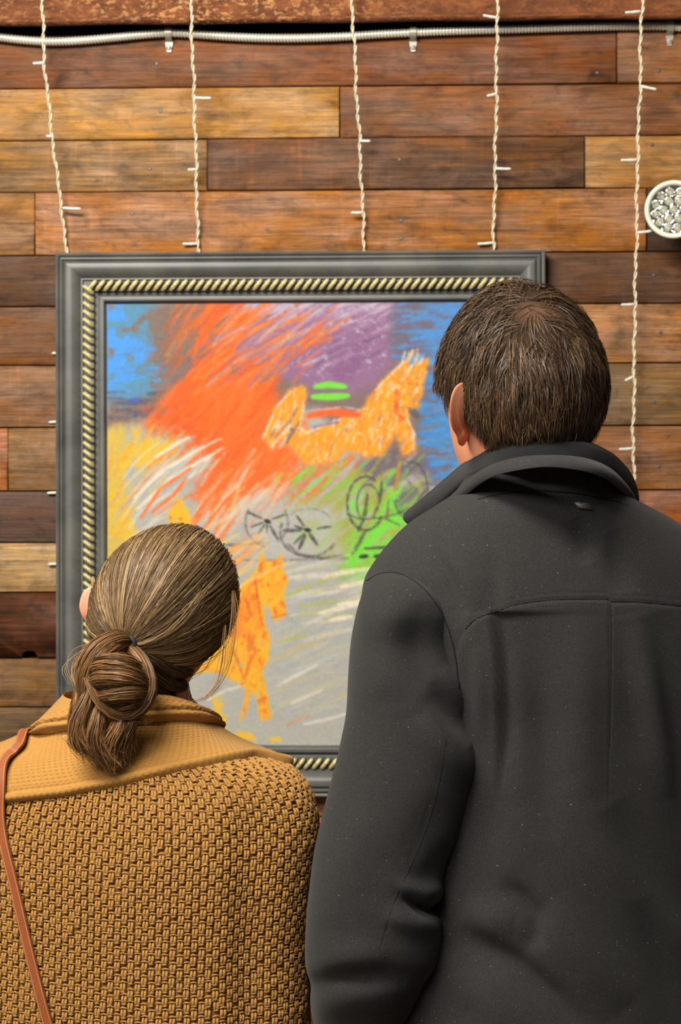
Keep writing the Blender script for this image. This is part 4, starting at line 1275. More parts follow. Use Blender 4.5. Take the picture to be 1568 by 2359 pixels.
for (pts, w, amp) in (([(925, 2060), (965, 2092), (1000, 2100), (1040, 2080)], 13, -.012), ([(880, 2100), (950, 2128), (1020, 2140)], 26, .008), ([(910, 2035), (975, 2056), (1030, 2048)], 22, .006),
                      ([(690, 2272), (780, 2256), (880, 2250), (1000, 2262)], 26, -.010), ([(720, 2215), (800, 2205), (900, 2200)], 36, .005), ([(720, 2320), (820, 2312), (930, 2310)], 36, .006), ([(965, 1380), (962, 1480), (985, 1600)], 40, -.008), ([(880, 1380), (875, 1480), (880, 1620)], 46, .005),
                      ([(990, 1570), (1045, 1650), (1095, 1710)], 28, -.008), ([(965, 1640), (1030, 1735), (1090, 1810)], 38, .007), ([(1020, 1530), (1055, 1600), (1085, 1650)], 18, .006), ([(1030, 1830), (960, 1950), (900, 2040)], 50, -.004), ([(1050, 1940), (1000, 2010), (940, 2050)], 30, -.005), ([(840, 1850), (790, 2000), (760, 2150)], 46, .004)):
    fold(pts, w, amp)
g, sd, D = seg_field(PXg, PYg, [(1026, 1700), (1006, 1820), (966, 1945), (905, 2080), (870, 2190)], 2.4); disp += -.0009 * g
sb = (so @ np.array([0, -1.0, 0])) > -0.3
sr = sr + so * (disp * sb)[..., None]
SLVV, SLVF = sr.reshape(-1, 3), [gridF(SR, SA, True), np.arange(SA)[::-1], np.arange(SA) + (SR - 1) * SA]
mk('sleeve', SLVV, SLVF, WOOL, coat)
# right sleeve hangs outside the picture: the same arm mirrored about the coat's middle plane, straight
sh = P(1265, 1345, -1.42) + RV * .178
dz = np.array([0, 0, 1.0])
arm_r = [sh + dz * .012 - RV * .05, sh - RV * .008 - dz * .012, sh + RV * .030 - dz * .13, sh + RV * .048 + FV * .01 - dz * .30, sh + RV * .052 + FV * .04 - dz * .44, sh + RV * .048 + FV * .07 - dz * .57]
V, F = tube(catmull(arm_r, 60), np.interp(np.linspace(0, 1, 60), [0, .12, .28, .5, .75, 1], [.03, .060, .068, .064, .056, .050]), 40, up=(0, 1, 0))
mk('sleeve', V, F, WOOL, coat)
COATB = bvh_of([(TORV, TORF), (SLVV, SLVF)])
ARMH = [(846, 1338), (868, 1324), (900, 1319), (935, 1328), (968, 1350), (1000, 1386), (1025, 1430), (1042, 1480), (1051, 1530), (1056, 1585)]
seam(COATB, ARMH, .0007, SEAMM, coat, 'armhole_seam', .0002)
YK = [(1136, 1411), (1180, 1395), (1240, 1385), (1310, 1380), (1400, 1381)]
seam(COATB, YK, .0006, SEAMM, coat, 'yoke_seam', .0001)
seam(COATB, [(1406, 1386), (1440, 1386), (1480, 1388), (1520, 1391), (1567, 1396)], .0006, SEAMM, coat, 'yoke_seam', .0001)
seam(COATB, [(1072, 1450), (1085, 1434), (1100, 1424), (1120, 1416), (1134, 1411)], .0005, SEAMM, coat, 'yoke_seam', .0005)
seam(COATB, [(1406, 1388), (1407, 1480), (1406, 1600), (1403, 1720)], .0003, SEAMM, coat, 'back_seam', .0001)
seam(COATB, [(1100, 1150), (1150, 1139), (1210, 1133), (1270, 1133), (1340, 1139), (1425, 1157)], .0005, SEAMM, coat, 'neck_seam', .0001)
seam(COATB, [(1028, 1700), (1008, 1820), (968, 1945), (907, 2080), (872, 2190)], .00025, SEAMM, coat, 'sleeve_seam', .0001)
# small dark metal tag below the collar
q = [on_surface(COATB, x, y, .0012)[0] for x, y in ((1321, 1159), (1354, 1162), (1361, 1176), (1330, 1171))]
q2 = [on_surface(COATB, x, y, .0032)[0] for x, y in ((1321, 1159), (1354, 1162), (1361, 1176), (1330, 1171))]
tg = mk('brand_tag', np.array(q + q2), [np.array([[4, 5, 6, 7], [0, 1, 5, 4], [1, 2, 6, 5], [2, 3, 7, 6], [3, 0, 4, 7]])], plain('gunmetal', (104, 98, 88), .4, .2), coat, smooth=False)
tg['label'] = 'small dark metal tag'
# collars -------------------------------------------------------------------
def band(top, bot, thick, bulge, n=110, rows=9, inward=None):
    """A closed collar band between a top and a bottom edge (px, py, Y lists), thick, bulging outward."""
    A = catmull(PA(top), n); B = catmull(PA(bot), n)
    c = (A + B) / 2
    ctr = np.array([P(1238, 1100, -1.42)[0], -1.42]) if inward is None else inward
    o = c.copy(); o[:, :2] -= ctr; o[:, 2] = 0
    T = np.gradient(c, axis=0); T /= np.linalg.norm(T, axis=1)[:, None]
    W = B - A; W /= np.linalg.norm(W, axis=1)[:, None]
    nrm = np.cross(T, W); nrm /= np.linalg.norm(nrm, axis=1)[:, None]
    s = np.sign((nrm * o).sum(1)); nrm *= s[:, None]
    sec = []
    for k in range(rows):
        f = k / (rows - 1)
        sec.append(A + (B - A) * f + nrm * (bulge * math.sin(math.pi * f) + thick * math.sin(math.pi * min(1, f * 4 + .02) / 2) * math.sin(math.pi * min(1, (1 - f) * 4 + .02) / 2)))
    for k in range(rows - 1, -1, -1):
        f = k / (rows - 1)
        sec.append(A + (B - A) * f + nrm * (bulge * math.sin(math.pi * f) - .0006))
    R = np.array(sec).transpose(1, 0, 2)
    m = 2 * rows
    uv = np.stack([np.repeat(np.linspace(0, 1, n), m), np.tile(np.linspace(0, 1, m), n)], 1)
    return R.reshape(-1, 3), [gridF(n, m, True), np.arange(m)[::-1], np.arange(m) + (n - 1) * m], uv
blk_top = [(930, 1182, -1.345), (952, 1164, -1.358), (1000, 1123, -1.392), (1052, 1078, -1.44), (1100, 1040, -1.487), (1150, 1019, -1.517), (1210, 1011, -1.533), (1280, 1012, -1.533), (1345, 1016, -1.517), (1395, 1036, -1.48), (1430, 1073, -1.43), (1446, 1118, -1.38), (1440, 1188, -1.34), (1400, 1228, -1.31)]
blk_bot = [(968, 1214, -1.352), (990, 1204, -1.366), (1030, 1172, -1.402), (1075, 1130, -1.45), (1120, 1100, -1.497), (1165, 1086, -1.527), (1215, 1080, -1.543), (1280, 1080, -1.543), (1345, 1086, -1.527), (1400, 1105, -1.49), (1440, 1140, -1.44), (1456, 1178, -1.39), (1448, 1240, -1.35), (1408, 1280, -1.32)]
V, F, uv = band(blk_top, blk_bot, .0065, .003)
inner = mk('knit_collar', V, F, RIB, coat, uv=uv); inner['label'] = 'black ribbed knit inner collar'
gr_top = [(958, 1219, -1.362), (1008, 1175, -1.405), (1060, 1131, -1.462), (1110, 1089, -1.511), (1172, 1064, -1.543), (1250, 1056, -1.556), (1330, 1058, -1.541), (1390, 1077, -1.503), (1430, 1115, -1.45), (1452, 1159, -1.405), (1468, 1195, -1.365), (1466, 1243, -1.335)]
gr_bot = [(962, 1221, -1.378), (1022, 1187, -1.43), (1080, 1135, -1.505), (1130, 1100, -1.557), (1196, 1082, -1.588), (1268, 1075, -1.596), (1348, 1086, -1.581), (1402, 1107, -1.54), (1442, 1143, -1.48), (1464, 1171, -1.432), (1482, 1197, -1.385), (1480, 1247, -1.35)]
V, F, uv = band(gr_top, gr_bot, .0040, .0022)
mk('coat_collar', V, F, WOOL, coat)

# head, neck and body ----------------------------------------------------------
HS = 0.955
HC = P(1196, 918, -1.46)
HR = rotz(math.radians(20))
def to_head(V):
    return V @ HR.T + HC
body_parts = []
V, F = head_shell(HS); body_parts.append((to_head(V), F))
nk = P(1240, 1180, -1.445)
body_parts.append(limb([to_head(np.array([[0, -.012, -.005]]))[0], to_head(np.array([[0, -.016, -.07]]))[0], nk, nk - np.array([0, 0, .08])], [.054, .053, .046, .042], 24, 20))
zt = lambda py: P(1265, py, -1.42)[2]
tor = [(c - np.array([0, 0, 0])) for c in []]
tsec = [(zt(1215), .055, .045), (zt(1270), .13, .07), (zt(1320), .172, .095), (zt(1500), .178, .11), (zt(1900), .16, .105), (zt(2200), .160, .11), (zt(2500), .178, .12), (zt(2750), .165, .115), (zt(2900), .10, .08)]
ts = catmull(np.array(tsec), 40); a = np.linspace(0, 2 * math.pi, 36, endpoint=False)
rg = np.array([np.array([MZ0[0], -1.42, z]) + np.outer(np.cos(a) * w, RV) + np.outer(np.sin(a) * d, FV) for z, w, d in ts])
body_parts.append((rg.reshape(-1, 3), [gridF(40, 36, True), np.arange(36)[::-1], np.arange(36) + 39 * 36]))
slc = lambda i: sr[int(i * SR / len(SLV))].mean(0)
armL = [P(945, 1420, -1.47), P(945, 1650, -1.50), P(890, 1950, -1.50), P(850, 2220, -1.495), P(860, 2420, -1.435), P(930, 2610, -1.325)]
body_parts.append(limb(armL, [.042, .045, .045, .042, .036, .028], 14, 30))
body_parts += hand_shells(armL[-1], np.array([.25, .55, -.8]), FV * .3 + RV, 1, .5)
body_parts.append(limb([arm_r[1], arm_r[2], arm_r[3], arm_r[4], arm_r[5] + np.array([0, 0, -.02])], [.055, .05, .042, .036, .028], 14, 30))
body_parts += hand_shells(arm_r[5] + np.array([0, 0, -.02]), np.array([0, .15, -1.0]), -RV, -1, .5)
hipz = zt(2700)
legs = []
for s in (-1, 1):
    hp = np.array([MZ0[0], -1.42, hipz]) + RV * (.09 * s)
    kn = np.array([MZ0[0], -1.42, .48]) + RV * (.105 * s) + FV * .015
    an = np.array([MZ0[0], -1.42, .075]) + RV * (.115 * s) - FV * .03
    legs.append((hp, kn, an))
    body_parts.append(limb([hp, kn, an, an + FV * .05 - np.array([0, 0, .04])], [.082, .054, .040, .035], 16, 24))
BV, BF = join(body_parts)
BV, BF = remesh('body_tmp', BV, BF, .0056, 2)
ears = []
for s in (-1, 1):
    V, F = ear_shell(s, HS * 1.04, 47 if s < 0 else 14, (.060, -.016, -.016) if s < 0 else (.066, -.004, -.016)); ears.append((to_head(V), F))
BV, BF = join([(BV, BF)] + ears)
mk('body', BV, BF, SKINM, man)
DENIM = plain('dark_denim', (44, 48, 62), .9, 0, .2, 300, .2, .2)
tv, tf = [], []
prt = []
for (hp, kn, an) in legs:
    prt.append(limb([hp + np.array([0, 0, .12]), hp, kn, an + np.array([0, 0, .01])], [.085, .096, .075, .066], 20, 24))
TV, TF = join(prt); TV, TF = remesh('trouser_tmp', TV, TF, .008, 3)
mk('trousers', TV, TF, DENIM, man)
LEATHER = plain('black_leather', (36, 32, 30), .4, 0, .5)
SOLE = plain('shoe_sole', (24, 22, 20), .8)
for (hp, kn, an) in legs:
    so_, up_ = shoe(an[0], an[1], -MYAW)
    sh_ = mk('shoe', up_[0], up_[1], LEATHER, man, sharp=50)
    mk('sole', so_[0], so_[1], SOLE, sh_, sharp=50)

# short thick hair growing out of a thinning crown ---------------------------------
EC, EA = np.array([0, -.003, .010]) * HS, np.array([.0772, .099, .1065]) * HS
def ell(dirs, h=0.0):
    """Point on the skull ellipsoid (head coordinates) in given directions, lifted by h along the normal."""
    u = dirs / (np.linalg.norm(dirs / EA, axis=-1, keepdims=True))
    n = u / EA ** 2
    n /= np.linalg.norm(n, axis=-1, keepdims=True)
    return EC + u + n * (h[..., None] if isinstance(h, np.ndarray) else h), n
def hairline(p):
    """Height above the man's hairline (m) for head points."""
    az = np.degrees(np.abs(np.arctan2(p[..., 0], -(p[..., 1] + .0))))        # 0 = back, 90 = side, 180 = face
    z0 = np.interp(az, [0, 32, 44, 58, 70, 82, 104, 116, 122, 136, 180], [-.068, -.066, -.052, -.018, .010, .024, .028, .020, .028, .058, .076])
    return p[..., 2] / HS - z0
WHORL = np.array([-.008, -.066, .080]) * HS
rg_ = np.random.default_rng(3)
# under-layer cap
nz, na = 90, 150
th = np.linspace(0.0, math.pi * .80, nz)
ph = np.linspace(0, 2 * math.pi, na, endpoint=False)
TH, PH_ = np.meshgrid(th, ph, indexing='ij')
dirs = np.stack([np.sin(TH) * np.sin(PH_), -np.sin(TH) * np.cos(PH_), np.cos(TH)], -1)
p0, nn = ell(dirs)
hl = hairline(p0)
wd = np.linalg.norm(p0 - WHORL, axis=-1)
hh = np.clip(hl / .035, 0, 1) ** .7 * .0062 * np.interp(wd, [.012, .045], [.42, 1]) * np.interp(p0[..., 2], [-.06, .03], [.45, 1.0])
pc = p0 + nn * hh[..., None]
F = gridF(nz, na, True)
ok = (hl.ravel()[F] > -0.002).all(1)
bald = wd.ravel()[F].mean(1) < .0135
bm_ = np.interp(wd, [.008, .026], [1, 0])[..., None]
capc = lin((92, 65, 51)) * bm_ + lin((48, 36, 26)) * (1 - bm_)
hairm = mk('hair', to_head(pc.reshape(-1, 3)), F[ok], HAIRC, man, col=capc.reshape(-1, 3))
tag(hairm, 'short dark brown hair with a thinning crown', kind='stuff')
# strands
N = 23000
u = rg_.random((N * 3, 2))
d0 = np.stack([np.sqrt(np.clip(1 - (u[:, 0] * 1.75 - .75) ** 2, 0, 1)) * np.cos(u[:, 1] * 2 * math.pi), np.sqrt(np.clip(1 - (u[:, 0] * 1.75 - .75) ** 2, 0, 1)) * np.sin(u[:, 1] * 2 * math.pi), u[:, 0] * 1.75 - .75], 1)
q0, n0 = ell(d0)
keep = (hairline(q0) > 0) & ((np.linalg.norm(q0 - WHORL, axis=1) > .018) | (rg_.random(len(q0)) < .62)) & ((q0[:, 1] < .055) | (q0[:, 2] > .05))
q0 = q0[keep][:N]; N = len(q0)
K = 11
hl0 = hairline(q0); wd0 = np.linalg.norm(q0 - WHORL, axis=1)
L = np.interp(q0[:, 1], [-.01, .02, .06], [1, .5, .4]) * np.interp(q0[:, 2], [-.05, -.02, .03, .09], [.013, .022, .042, .046]) * rg_.uniform(.7, 1.25, N) * np.interp(wd0, [.01, .03], [.8, 1])
# clumps share a bend
cid = rg_.integers(0, 650, N)
seeds = q0[rg_.choice(N, 650, replace=False)]
cid = np.array([np.argmin(((seeds - q) ** 2).sum(1)) for q in q0])
cb = rg_.normal(0, 1, (650, 3)); cl = rg_.uniform(.7, 1.5, 650)
paths = np.zeros((N, K, 3)); nrm = np.zeros((N, K, 3))
cur = q0.copy()
lift_top = np.interp(q0[:, 2], [-.055, -.02, .04], [.0035, .0075, .0105]) * np.interp(wd0, [.012, .045], [.45, 1]) * rg_.uniform(.55, 1.25, N) * cl[cid] ** .5
wv = rg_.normal(0, 1, (N, 3))
for k in range(K):
    f = k / (K - 1)
    dd = cur - EC
    s, n_ = ell(dd)
    h = lift_top * (1 - (1 - f) ** 2.4) * np.interp(f, [0, .6, 1], [1, 1.08, .92]) + .0006
    paths[:, k] = s + n_ * h[:, None]; nrm[:, k] = n_
    fl = cur - WHORL
    fl = fl / (np.linalg.norm(fl, axis=1, keepdims=True) + 1e-9)
    tx = np.cross(n_, fl)
    g = np.array([0, 0, -1.0])
    dv = fl * .75 + tx * .10 + g * np.interp(wd0, [.02, .07], [.25, 1.0])[:, None] + cb[cid] * .36 * (1.25 - f) + wv * .12 + np.sin(f * 5 + cid[:, None] * 1.7) * .18 * tx
    dv = dv - (dv * n_).sum(1, keepdims=True) * n_
    dv /= np.linalg.norm(dv, axis=1, keepdims=True) + 1e-9
    cur = s + dv * (L / (K - 1))[:, None]
base = lin((68, 50, 34)); hi = lin((104, 80, 54)); lo = lin((42, 31, 22))
mixv = np.clip(rg_.normal(.42, .22, N) + rg_.normal(0, .14, 650)[cid], 0, 1)[:, None]
cols = np.where(mixv < .5, lo + (base - lo) * mixv * 2, base + (hi - base) * (mixv * 2 - 1))
V, F = ribbons(paths, nrm, rg_.uniform(.00045, .0009, N), rg_.normal(0, .5, N))
o = mk('hair_strands', to_head(V), F, HAIR, hairm, col=np.repeat(cols, K * 2, 0))
o['kind'] = 'stuff'
# ------------------------------------------------------------------ the woman in the mustard cardigan
def knit_base_mat(name, c1, c2, bump=.35):
    t = NT(name)
    src = t.n('ShaderNodeTexCoord').outputs['Object']
    n = t.noise(t.coords(src=src), 160, 4, .6)
    f = t.noise(t.coords(src=src), 1500, 2, .6)
    c = t.mix(n, lin4(c1), lin4(c2))
    return t.bsdf(c, .9, normal=t.bump(f, bump, .001), spec=.12, **{'Sheen Weight': .2, 'Sheen Roughness': .5, 'Sheen Tint': (1.0, .85, .6, 1)})
KNIT = knit_base_mat('mustard_yarn', (150, 108, 52), (168, 122, 61))
SKINW = skin_mat('woman_skin', (222, 146, 118), (236, 166, 140))
WYAW = math.radians(-14)
RW, FW = rotz(WYAW) @ np.array([1.0, 0, 0]), rotz(WYAW) @ np.array([0, 1.0, 0])
WC = np.array([P(290, 1900, -1.40)[0], -1.40, 0.0])
woman = empty('person', WC)
tag(woman, 'person with light brown hair in a low bun and a mustard knit cardigan', 'person')
# (row px, half extent as seen, half depth)
WT = [(1588, .048, .050), (1625, .064, .056), (1674, .088, .064), (1704, .107, .070), (1728, .132, .077), (1747, .158, .084), (1764, .176, .090), (1786, .1885, .096), (1816, .1965, .102), (1860, .2025, .108), (1920, .2045, .113), (2000, .201, .116),
      (2150, .1945, .117), (2300, .1945, .118), (2420, .190, .118), (2500, .182, .118), (2640, .174, .122), (2850, .182, .128), (3020, .188, .131)]
WNR, WNA = 240, 260
wt = catmull(np.array(WT, float), WNR)
a = np.linspace(-math.pi / 2, 1.5 * math.pi, WNA, endpoint=False)      # starts at the middle of the back
ex = 2.35
ca = np.sign(np.cos(a)) * np.abs(np.cos(a)) ** (2 / ex); sa = np.sign(np.sin(a)) * np.abs(np.sin(a)) ** (2 / ex)
WR = np.zeros((WNR, WNA, 3))
for i, (py, e, b) in enumerate(wt):
    c = P(290, py, -1.40)
    ha = math.sqrt(max(1e-6, e ** 2 - (b * math.sin(WYAW)) ** 2)) / math.cos(WYAW)
    # crease between upper arm and back
    arm = sstep(1760, 1900, py) * sstep(2520, 2400, py)
    az = np.degrees(np.arctan2(ca * ha, -sa * b))
    notch = -.010 * arm * np.exp(-((np.abs(az) - 66) / 7) ** 2) + .003 * arm * np.exp(-((np.abs(az) - 85) / 9) ** 2)
    R = np.outer(ca * ha, RW) + np.outer(sa * b, FW)
    R *= (1 + notch / np.linalg.norm(R, axis=1))[:, None]
    WR[i] = c + R
def hem_y(px):
    return np.interp(px, [-260, -100, 20, 150, 290, 400, 500, 600, 650, 680, 705], [1862, 1862, 1852, 1838, 1812, 1785, 1765, 1747, 1742, 1748, 1775])
card = mk('cardigan', WR.reshape(-1, 3), [gridF(WNR, WNA, True), np.arange(WNA) + (WNR - 1) * WNA], KNIT, woman)
card['label'] = 'mustard chunky knit cardigan'
WPX, WPY = proj(WR.reshape(-1, 3)); WPX = WPX.reshape(WNR, WNA); WPY = WPY.reshape(WNR, WNA)

# even (sigma, tau) chart of the cardigan for laying stitches
closed = np.concatenate([WR, WR[:, :1]], 1)
seg = np.linalg.norm(np.diff(closed, axis=1), axis=2)
arc_ = np.concatenate([np.zeros((WNR, 1)), np.cumsum(seg, 1)], 1)
nsig = 360
CH = np.zeros((WNR, nsig, 3))
fs = np.linspace(0, 1, nsig, endpoint=False)
for i in range(WNR):
    for k in range(3):
        CH[i, :, k] = np.interp(fs * arc_[i, -1], arc_[i], closed[i, :, k])
ref = np.interp(2000, wt[:, 0], arc_[:, -1])
dv = np.linalg.norm(np.diff(CH, axis=0), axis=2)
tau = np.concatenate([[0], np.cumsum(np.percentile(dv, 40, axis=1))])
def surf(sig, ta):
    """sig: metres round the body at chest width from the mid back, ta: metres down from the neck."""
    u = (sig / ref) % 1.0 * nsig
    v = np.interp(ta, tau, np.arange(WNR))
    i = np.clip(np.floor(v).astype(int), 0, WNR - 2); fi = (v - i)[..., None]
    j = np.floor(u).astype(int); fj = (u - j)[..., None]; j0, j1 = j % nsig, (j + 1) % nsig
    return (CH[i, j0] * (1 - fj) + CH[i, j1] * fj) * (1 - fi) + (CH[i + 1, j0] * (1 - fj) + CH[i + 1, j1] * fj) * fi
CW, CHH = 0.0073, 0.0138
def lobe_tube(pts, r, sides=6):
    V, F = tube(np.array(pts, float), r, sides, up=(0, 0, 1))
    return V, np.concatenate([F[0]]) , F
def unit_stitch():
    """(across, down, out) of one seed-stitch cell: two upright legs under a purl bar."""
    parts = []
    for s in (-1, 1):
        pts = [(s * .12 * CW, .40 * CHH, .0006), (s * .20 * CW, .26 * CHH, .0019), (s * .225 * CW, .04 * CHH, .0024), (s * .22 * CW, -.14 * CHH, .0020), (s * .19 * CW, -.27 * CHH, .0003)]
        parts.append(tube(np.array(pts), np.array([.0012, .0015, .00155, .0014, .0009]), 6, up=(1, 0, 0)))
    pts = [(-.36 * CW, .37 * CHH, .0008), (-.18 * CW, .365 * CHH, .0020), (.18 * CW, .365 * CHH, .0020), (.36 * CW, .37 * CHH, .0008)]
    parts.append(tube(np.array(pts), np.array([.0008, .0014, .0014, .0008]), 6, up=(0, 0, 1)))
    x = np.array([-.58, -.33, 0, .33, .58])
    pts = np.stack([x * CW, (-.24 - .17 * (1 - (x / .58) ** 2)) * CHH, .0005 + .0020 * (1 - (x / .58) ** 2)], 1)
    parts.append(tube(pts, np.array([.0006, .0009, .0010, .0009, .0006]), 5, up=(0, 0, 1)))
    return join(parts)
UV_, UF_ = unit_stitch()
ncol = int(round(ref / CW)); ncol += ncol % 2
cwid = ref / ncol
tmax = np.interp(2500, wt[:, 0], tau)
cells = []
for i in range(ncol):
    for j in range(int(tmax / CHH)):
        cells.append(((i + .5) * cwid, (j + .5 + .5 * (i % 2)) * CHH))
cells = np.array(cells)
cp_ = surf(cells[:, 0], cells[:, 1])
cpx, cpy = proj(cp_)
backf = (cp_ - np.array([WC[0], -1.40, 0])) @ FW < .03
keep = np.where(backf, cpy > hem_y(cpx) - 22, (cpy > 1775) & ((cp_ - np.array([WC[0], -1.40, 0])) @ FW < .075))
cells = cells[keep]
jit = RNG.normal(0, 1, (len(cells), 4))
sig = cells[:, 0, None] + UV_[None, :, 0] * (cwid / CW) * 1.04 + jit[:, :1] * .0004
ta_ = cells[:, 1, None] + UV_[None, :, 1] + jit[:, 1:2] * .0006
lift = UV_[None, :, 2] * (1 + .12 * jit[:, 2:3])
e_ = .0015
S0 = surf(sig, ta_)
nx = np.cross(surf(sig + e_, ta_) - surf(sig - e_, ta_), surf(sig, ta_ + e_) - surf(sig, ta_ - e_))
nx /= np.linalg.norm(nx, axis=2, keepdims=True) + 1e-12
oc = S0 - np.array([WC[0], -1.40, 0]); oc[..., 2] = 0
nx *= np.sign((nx * oc).sum(2, keepdims=True))
SV = (S0 + nx * (lift + .0013)[..., None]).reshape(-1, 3)
nv = len(UV_)
offs = (np.arange(len(cells)) * nv)
SF = []
for f in UF_:
    f = np.asarray(f)
    if f.ndim == 2:
        SF.append((f[None] + offs[:, None, None]).reshape(-1, f.shape[1]))
    else:
        SF.append(f[None] + offs[:, None])
st = mk('knit_stitches', SV, SF, KNIT, card)
st['kind'] = 'stuff'

# broad fine-knit shawl collar lying over the shoulders -----------------------------------
ncr, ncc = 150, 520
v_ = np.linspace(-math.pi, math.pi, ncc, endpoint=False)
rowidx = np.arange(WNR)
ac = ((v_ - .72 * np.sin(v_)) / (2 * math.pi) * WNA) % WNA
colp = np.zeros((WNR, ncc, 3))
for k in range(3):
    ext = np.concatenate([WR[..., k], WR[:, :1, k]], 1)
    i0 = np.floor(ac).astype(int); f0 = ac - i0
    colp[..., k] = ext[:, i0 % WNA] * (1 - f0) + ext[:, i0 % WNA + 1] * f0
cx_, cy_ = proj(colp.reshape(-1, 3)); cx_ = cx_.reshape(WNR, ncc); cy_ = cy_.reshape(WNR, ncc)
dep = (colp - np.array([WC[0], -1.40, 0])) @ FW
hemrow = np.zeros(ncc)
i_sh = np.interp(1768, wt[:, 0], rowidx)
for j in range(ncc):
    if dep[-48, j] < .015:
        below = np.where(cy_[:, j] > hem_y(cx_[:, j]))[0]
        hemrow[j] = below[0] if len(below) else i_sh
    else:
        hemrow[j] = i_sh
for _ in range(45):
    hemrow = (np.roll(hemrow, 1) + 2 * hemrow + np.roll(hemrow, -1)) / 4
topr = np.interp(1612, wt[:, 0], rowidx)
CG = np.zeros((ncr, ncc, 3))
for j in range(ncc):
    rr_ = np.linspace(topr, hemrow[j], ncr)
    for k in range(3):
        CG[:, j, k] = np.interp(rr_, rowidx, colp[:, j, k])
dn = np.cross(np.gradient(CG, axis=1), np.gradient(CG, axis=0))
dn /= np.linalg.norm(dn, axis=2, keepdims=True) + 1e-12
oc = CG - np.array([WC[0], -1.40, 0]); oc[..., 2] = np.abs(oc[..., 2]) * 0 + .02
dn *= np.sign((dn * oc).sum(2, keepdims=True))
al = np.concatenate([[0], np.cumsum(np.linalg.norm(np.diff(CG[100], axis=0), axis=1))])
vd = np.concatenate([np.zeros((1, ncc)), np.cumsum(np.linalg.norm(np.diff(CG, axis=0), axis=2), 0)], 0)
vtot = vd[-1]
fromhem = vtot[None] - vd
sx_ = al[None, :] / .0060; sy_ = fromhem / .0042
row_ = np.floor(sy_)
pat = 1 - np.abs(np.sin(math.pi * (sx_ + .5 * (row_ % 2)))) ** 4 * np.abs(np.sin(math.pi * sy_)) ** 5
hemroll = .0030 * np.exp(-((fromhem - .006) / .004) ** 2) - .0016 * np.exp(-((fromhem - .0115) / .0016) ** 2)
lift_c = .0078 + hemroll + .0015 * pat + .0016 * np.sin(sx_ * .11 + 1) * np.sin(sy_ * .09)
lift_c = lift_c * np.clip(fromhem / .0022, .02, 1) ** .5
CV = CG + dn * lift_c[..., None]
lapel = mk('shawl_collar', CV.reshape(-1, 3), [gridF(ncr, ncc, True)], KNIT, card)
# folded collar band round the neck
WB = bvh_of([(WR.reshape(-1, 3), [gridF(WNR, WNA, True)]), (CV.reshape(-1, 3), [gridF(ncr, ncc, True)])])
bb = [(104, 1692), (140, 1687), (185, 1681), (240, 1673), (300, 1667), (358, 1663), (402, 1661), (440, 1662), (468, 1666)]
tt_ = [(98, 1668), (132, 1642), (182, 1613), (240, 1598), (300, 1593), (358, 1595), (402, 1606), (442, 1625), (470, 1645)]
wb_bot, wb_top = [], []
for (bx, by), (tx_, ty_) in zip(bb, tt_):
    q, _n = on_surface(WB, bx, by, .001, -1.40)
    wb_bot.append((bx, by, q[1])); wb_top.append((tx_, ty_, q[1] + .020))
yl, yr = wb_bot[0][2], wb_bot[-1][2]
wb_bot = [(130, 1790, max(yl + .14, -1.30)), (96, 1730, yl + .085), (90, 1700, yl + .035)] + wb_bot + [(488, 1674, yr + .03), (492, 1690, yr + .07), (470, 1750, yr + .12)]
wb_top = [(150, 1770, max(yl + .13, -1.31)), (112, 1716, yl + .085), (94, 1686, yl + .045)] + wb_top + [(486, 1660, yr + .045), (486, 1680, yr + .075), (455, 1735, yr + .12)]
def knit_band(top, bot, n=330, rows=52):
    A, B = catmull(PA(top), n), catmull(PA(bot), n)
    c = (A + B) / 2
    o = c.copy(); o[:, :2] -= np.array([WC[0], -1.39]); o[:, 2] = 0
    T = np.gradient(c, axis=0); T /= np.linalg.norm(T, axis=1)[:, None]
    W = B - A; wl = np.linalg.norm(W, axis=1); W = W / wl[:, None]
    nrm = np.cross(T, W); nrm /= np.linalg.norm(nrm, axis=1)[:, None]
    nrm *= np.sign((nrm * o).sum(1))[:, None]
    s = np.concatenate([[0], np.cumsum(np.linalg.norm(np.diff(c, axis=0), axis=1))]) / .0062
    G = []
    for k in range(rows):
        f = k / (rows - 1)
        dist = f * wl / .0041
        pt = 1 - np.abs(np.sin(math.pi * (s + .5 * (np.floor(dist) % 2)))) ** 3 * np.abs(np.sin(math.pi * dist)) ** 4
        edge = .0026 * np.exp(-(((1 - f) * wl - .0035) / .0028) ** 2) - .0018 * np.exp(-(((1 - f) * wl - .0085) / .0013) ** 2) + .0018 * np.exp(-(((1 - f) * wl - .0125) / .0028) ** 2)
        body_ = .0075 * math.sin(math.pi * min(1, f * 3) / 2) * math.sin(math.pi * min(1, (1 - f) * 12 + .05) / 2) + .003 * math.sin(math.pi * f)
        G.append(A + (B - A) * f + nrm * (body_ + .0016 * pt * math.sin(math.pi * min(.97, f + .03)) + edge * min(1, f * 5) * (1 if f < .99 else 0))[:, None])
    for k in range(7, -1, -1):
        f = k / 7
        G.append(A + (B - A) * f - nrm * .003)
    G = np.array(G).transpose(1, 0, 2)
    m = rows + 8
    return G.reshape(-1, 3), [gridF(n, m, True), np.arange(m)[::-1], np.arange(m) + (n - 1) * m]
V, F = knit_band(wb_top, wb_bot)
mk('neck_band', V, F, KNIT, card)
# folded forearms in front of her, outside the picture
WS = lambda px, py, Y: P(px, py, Y)
for s, e_pt, w_pt in ((1, WS(600, 2400, -1.38), WS(330, 2420, -1.15)), (-1, WS(-50, 2400, -1.34), WS(250, 2440, -1.14))):
    mid = (e_pt + w_pt) / 2 + np.array([.05 * s, .09, -.02])
    V, F = tube(catmull([e_pt + np.array([0, 0, .06]), e_pt, mid, w_pt], 30), np.linspace(.052, .042, 30), 24)
    mk('sleeve', V, F, KNIT, card)

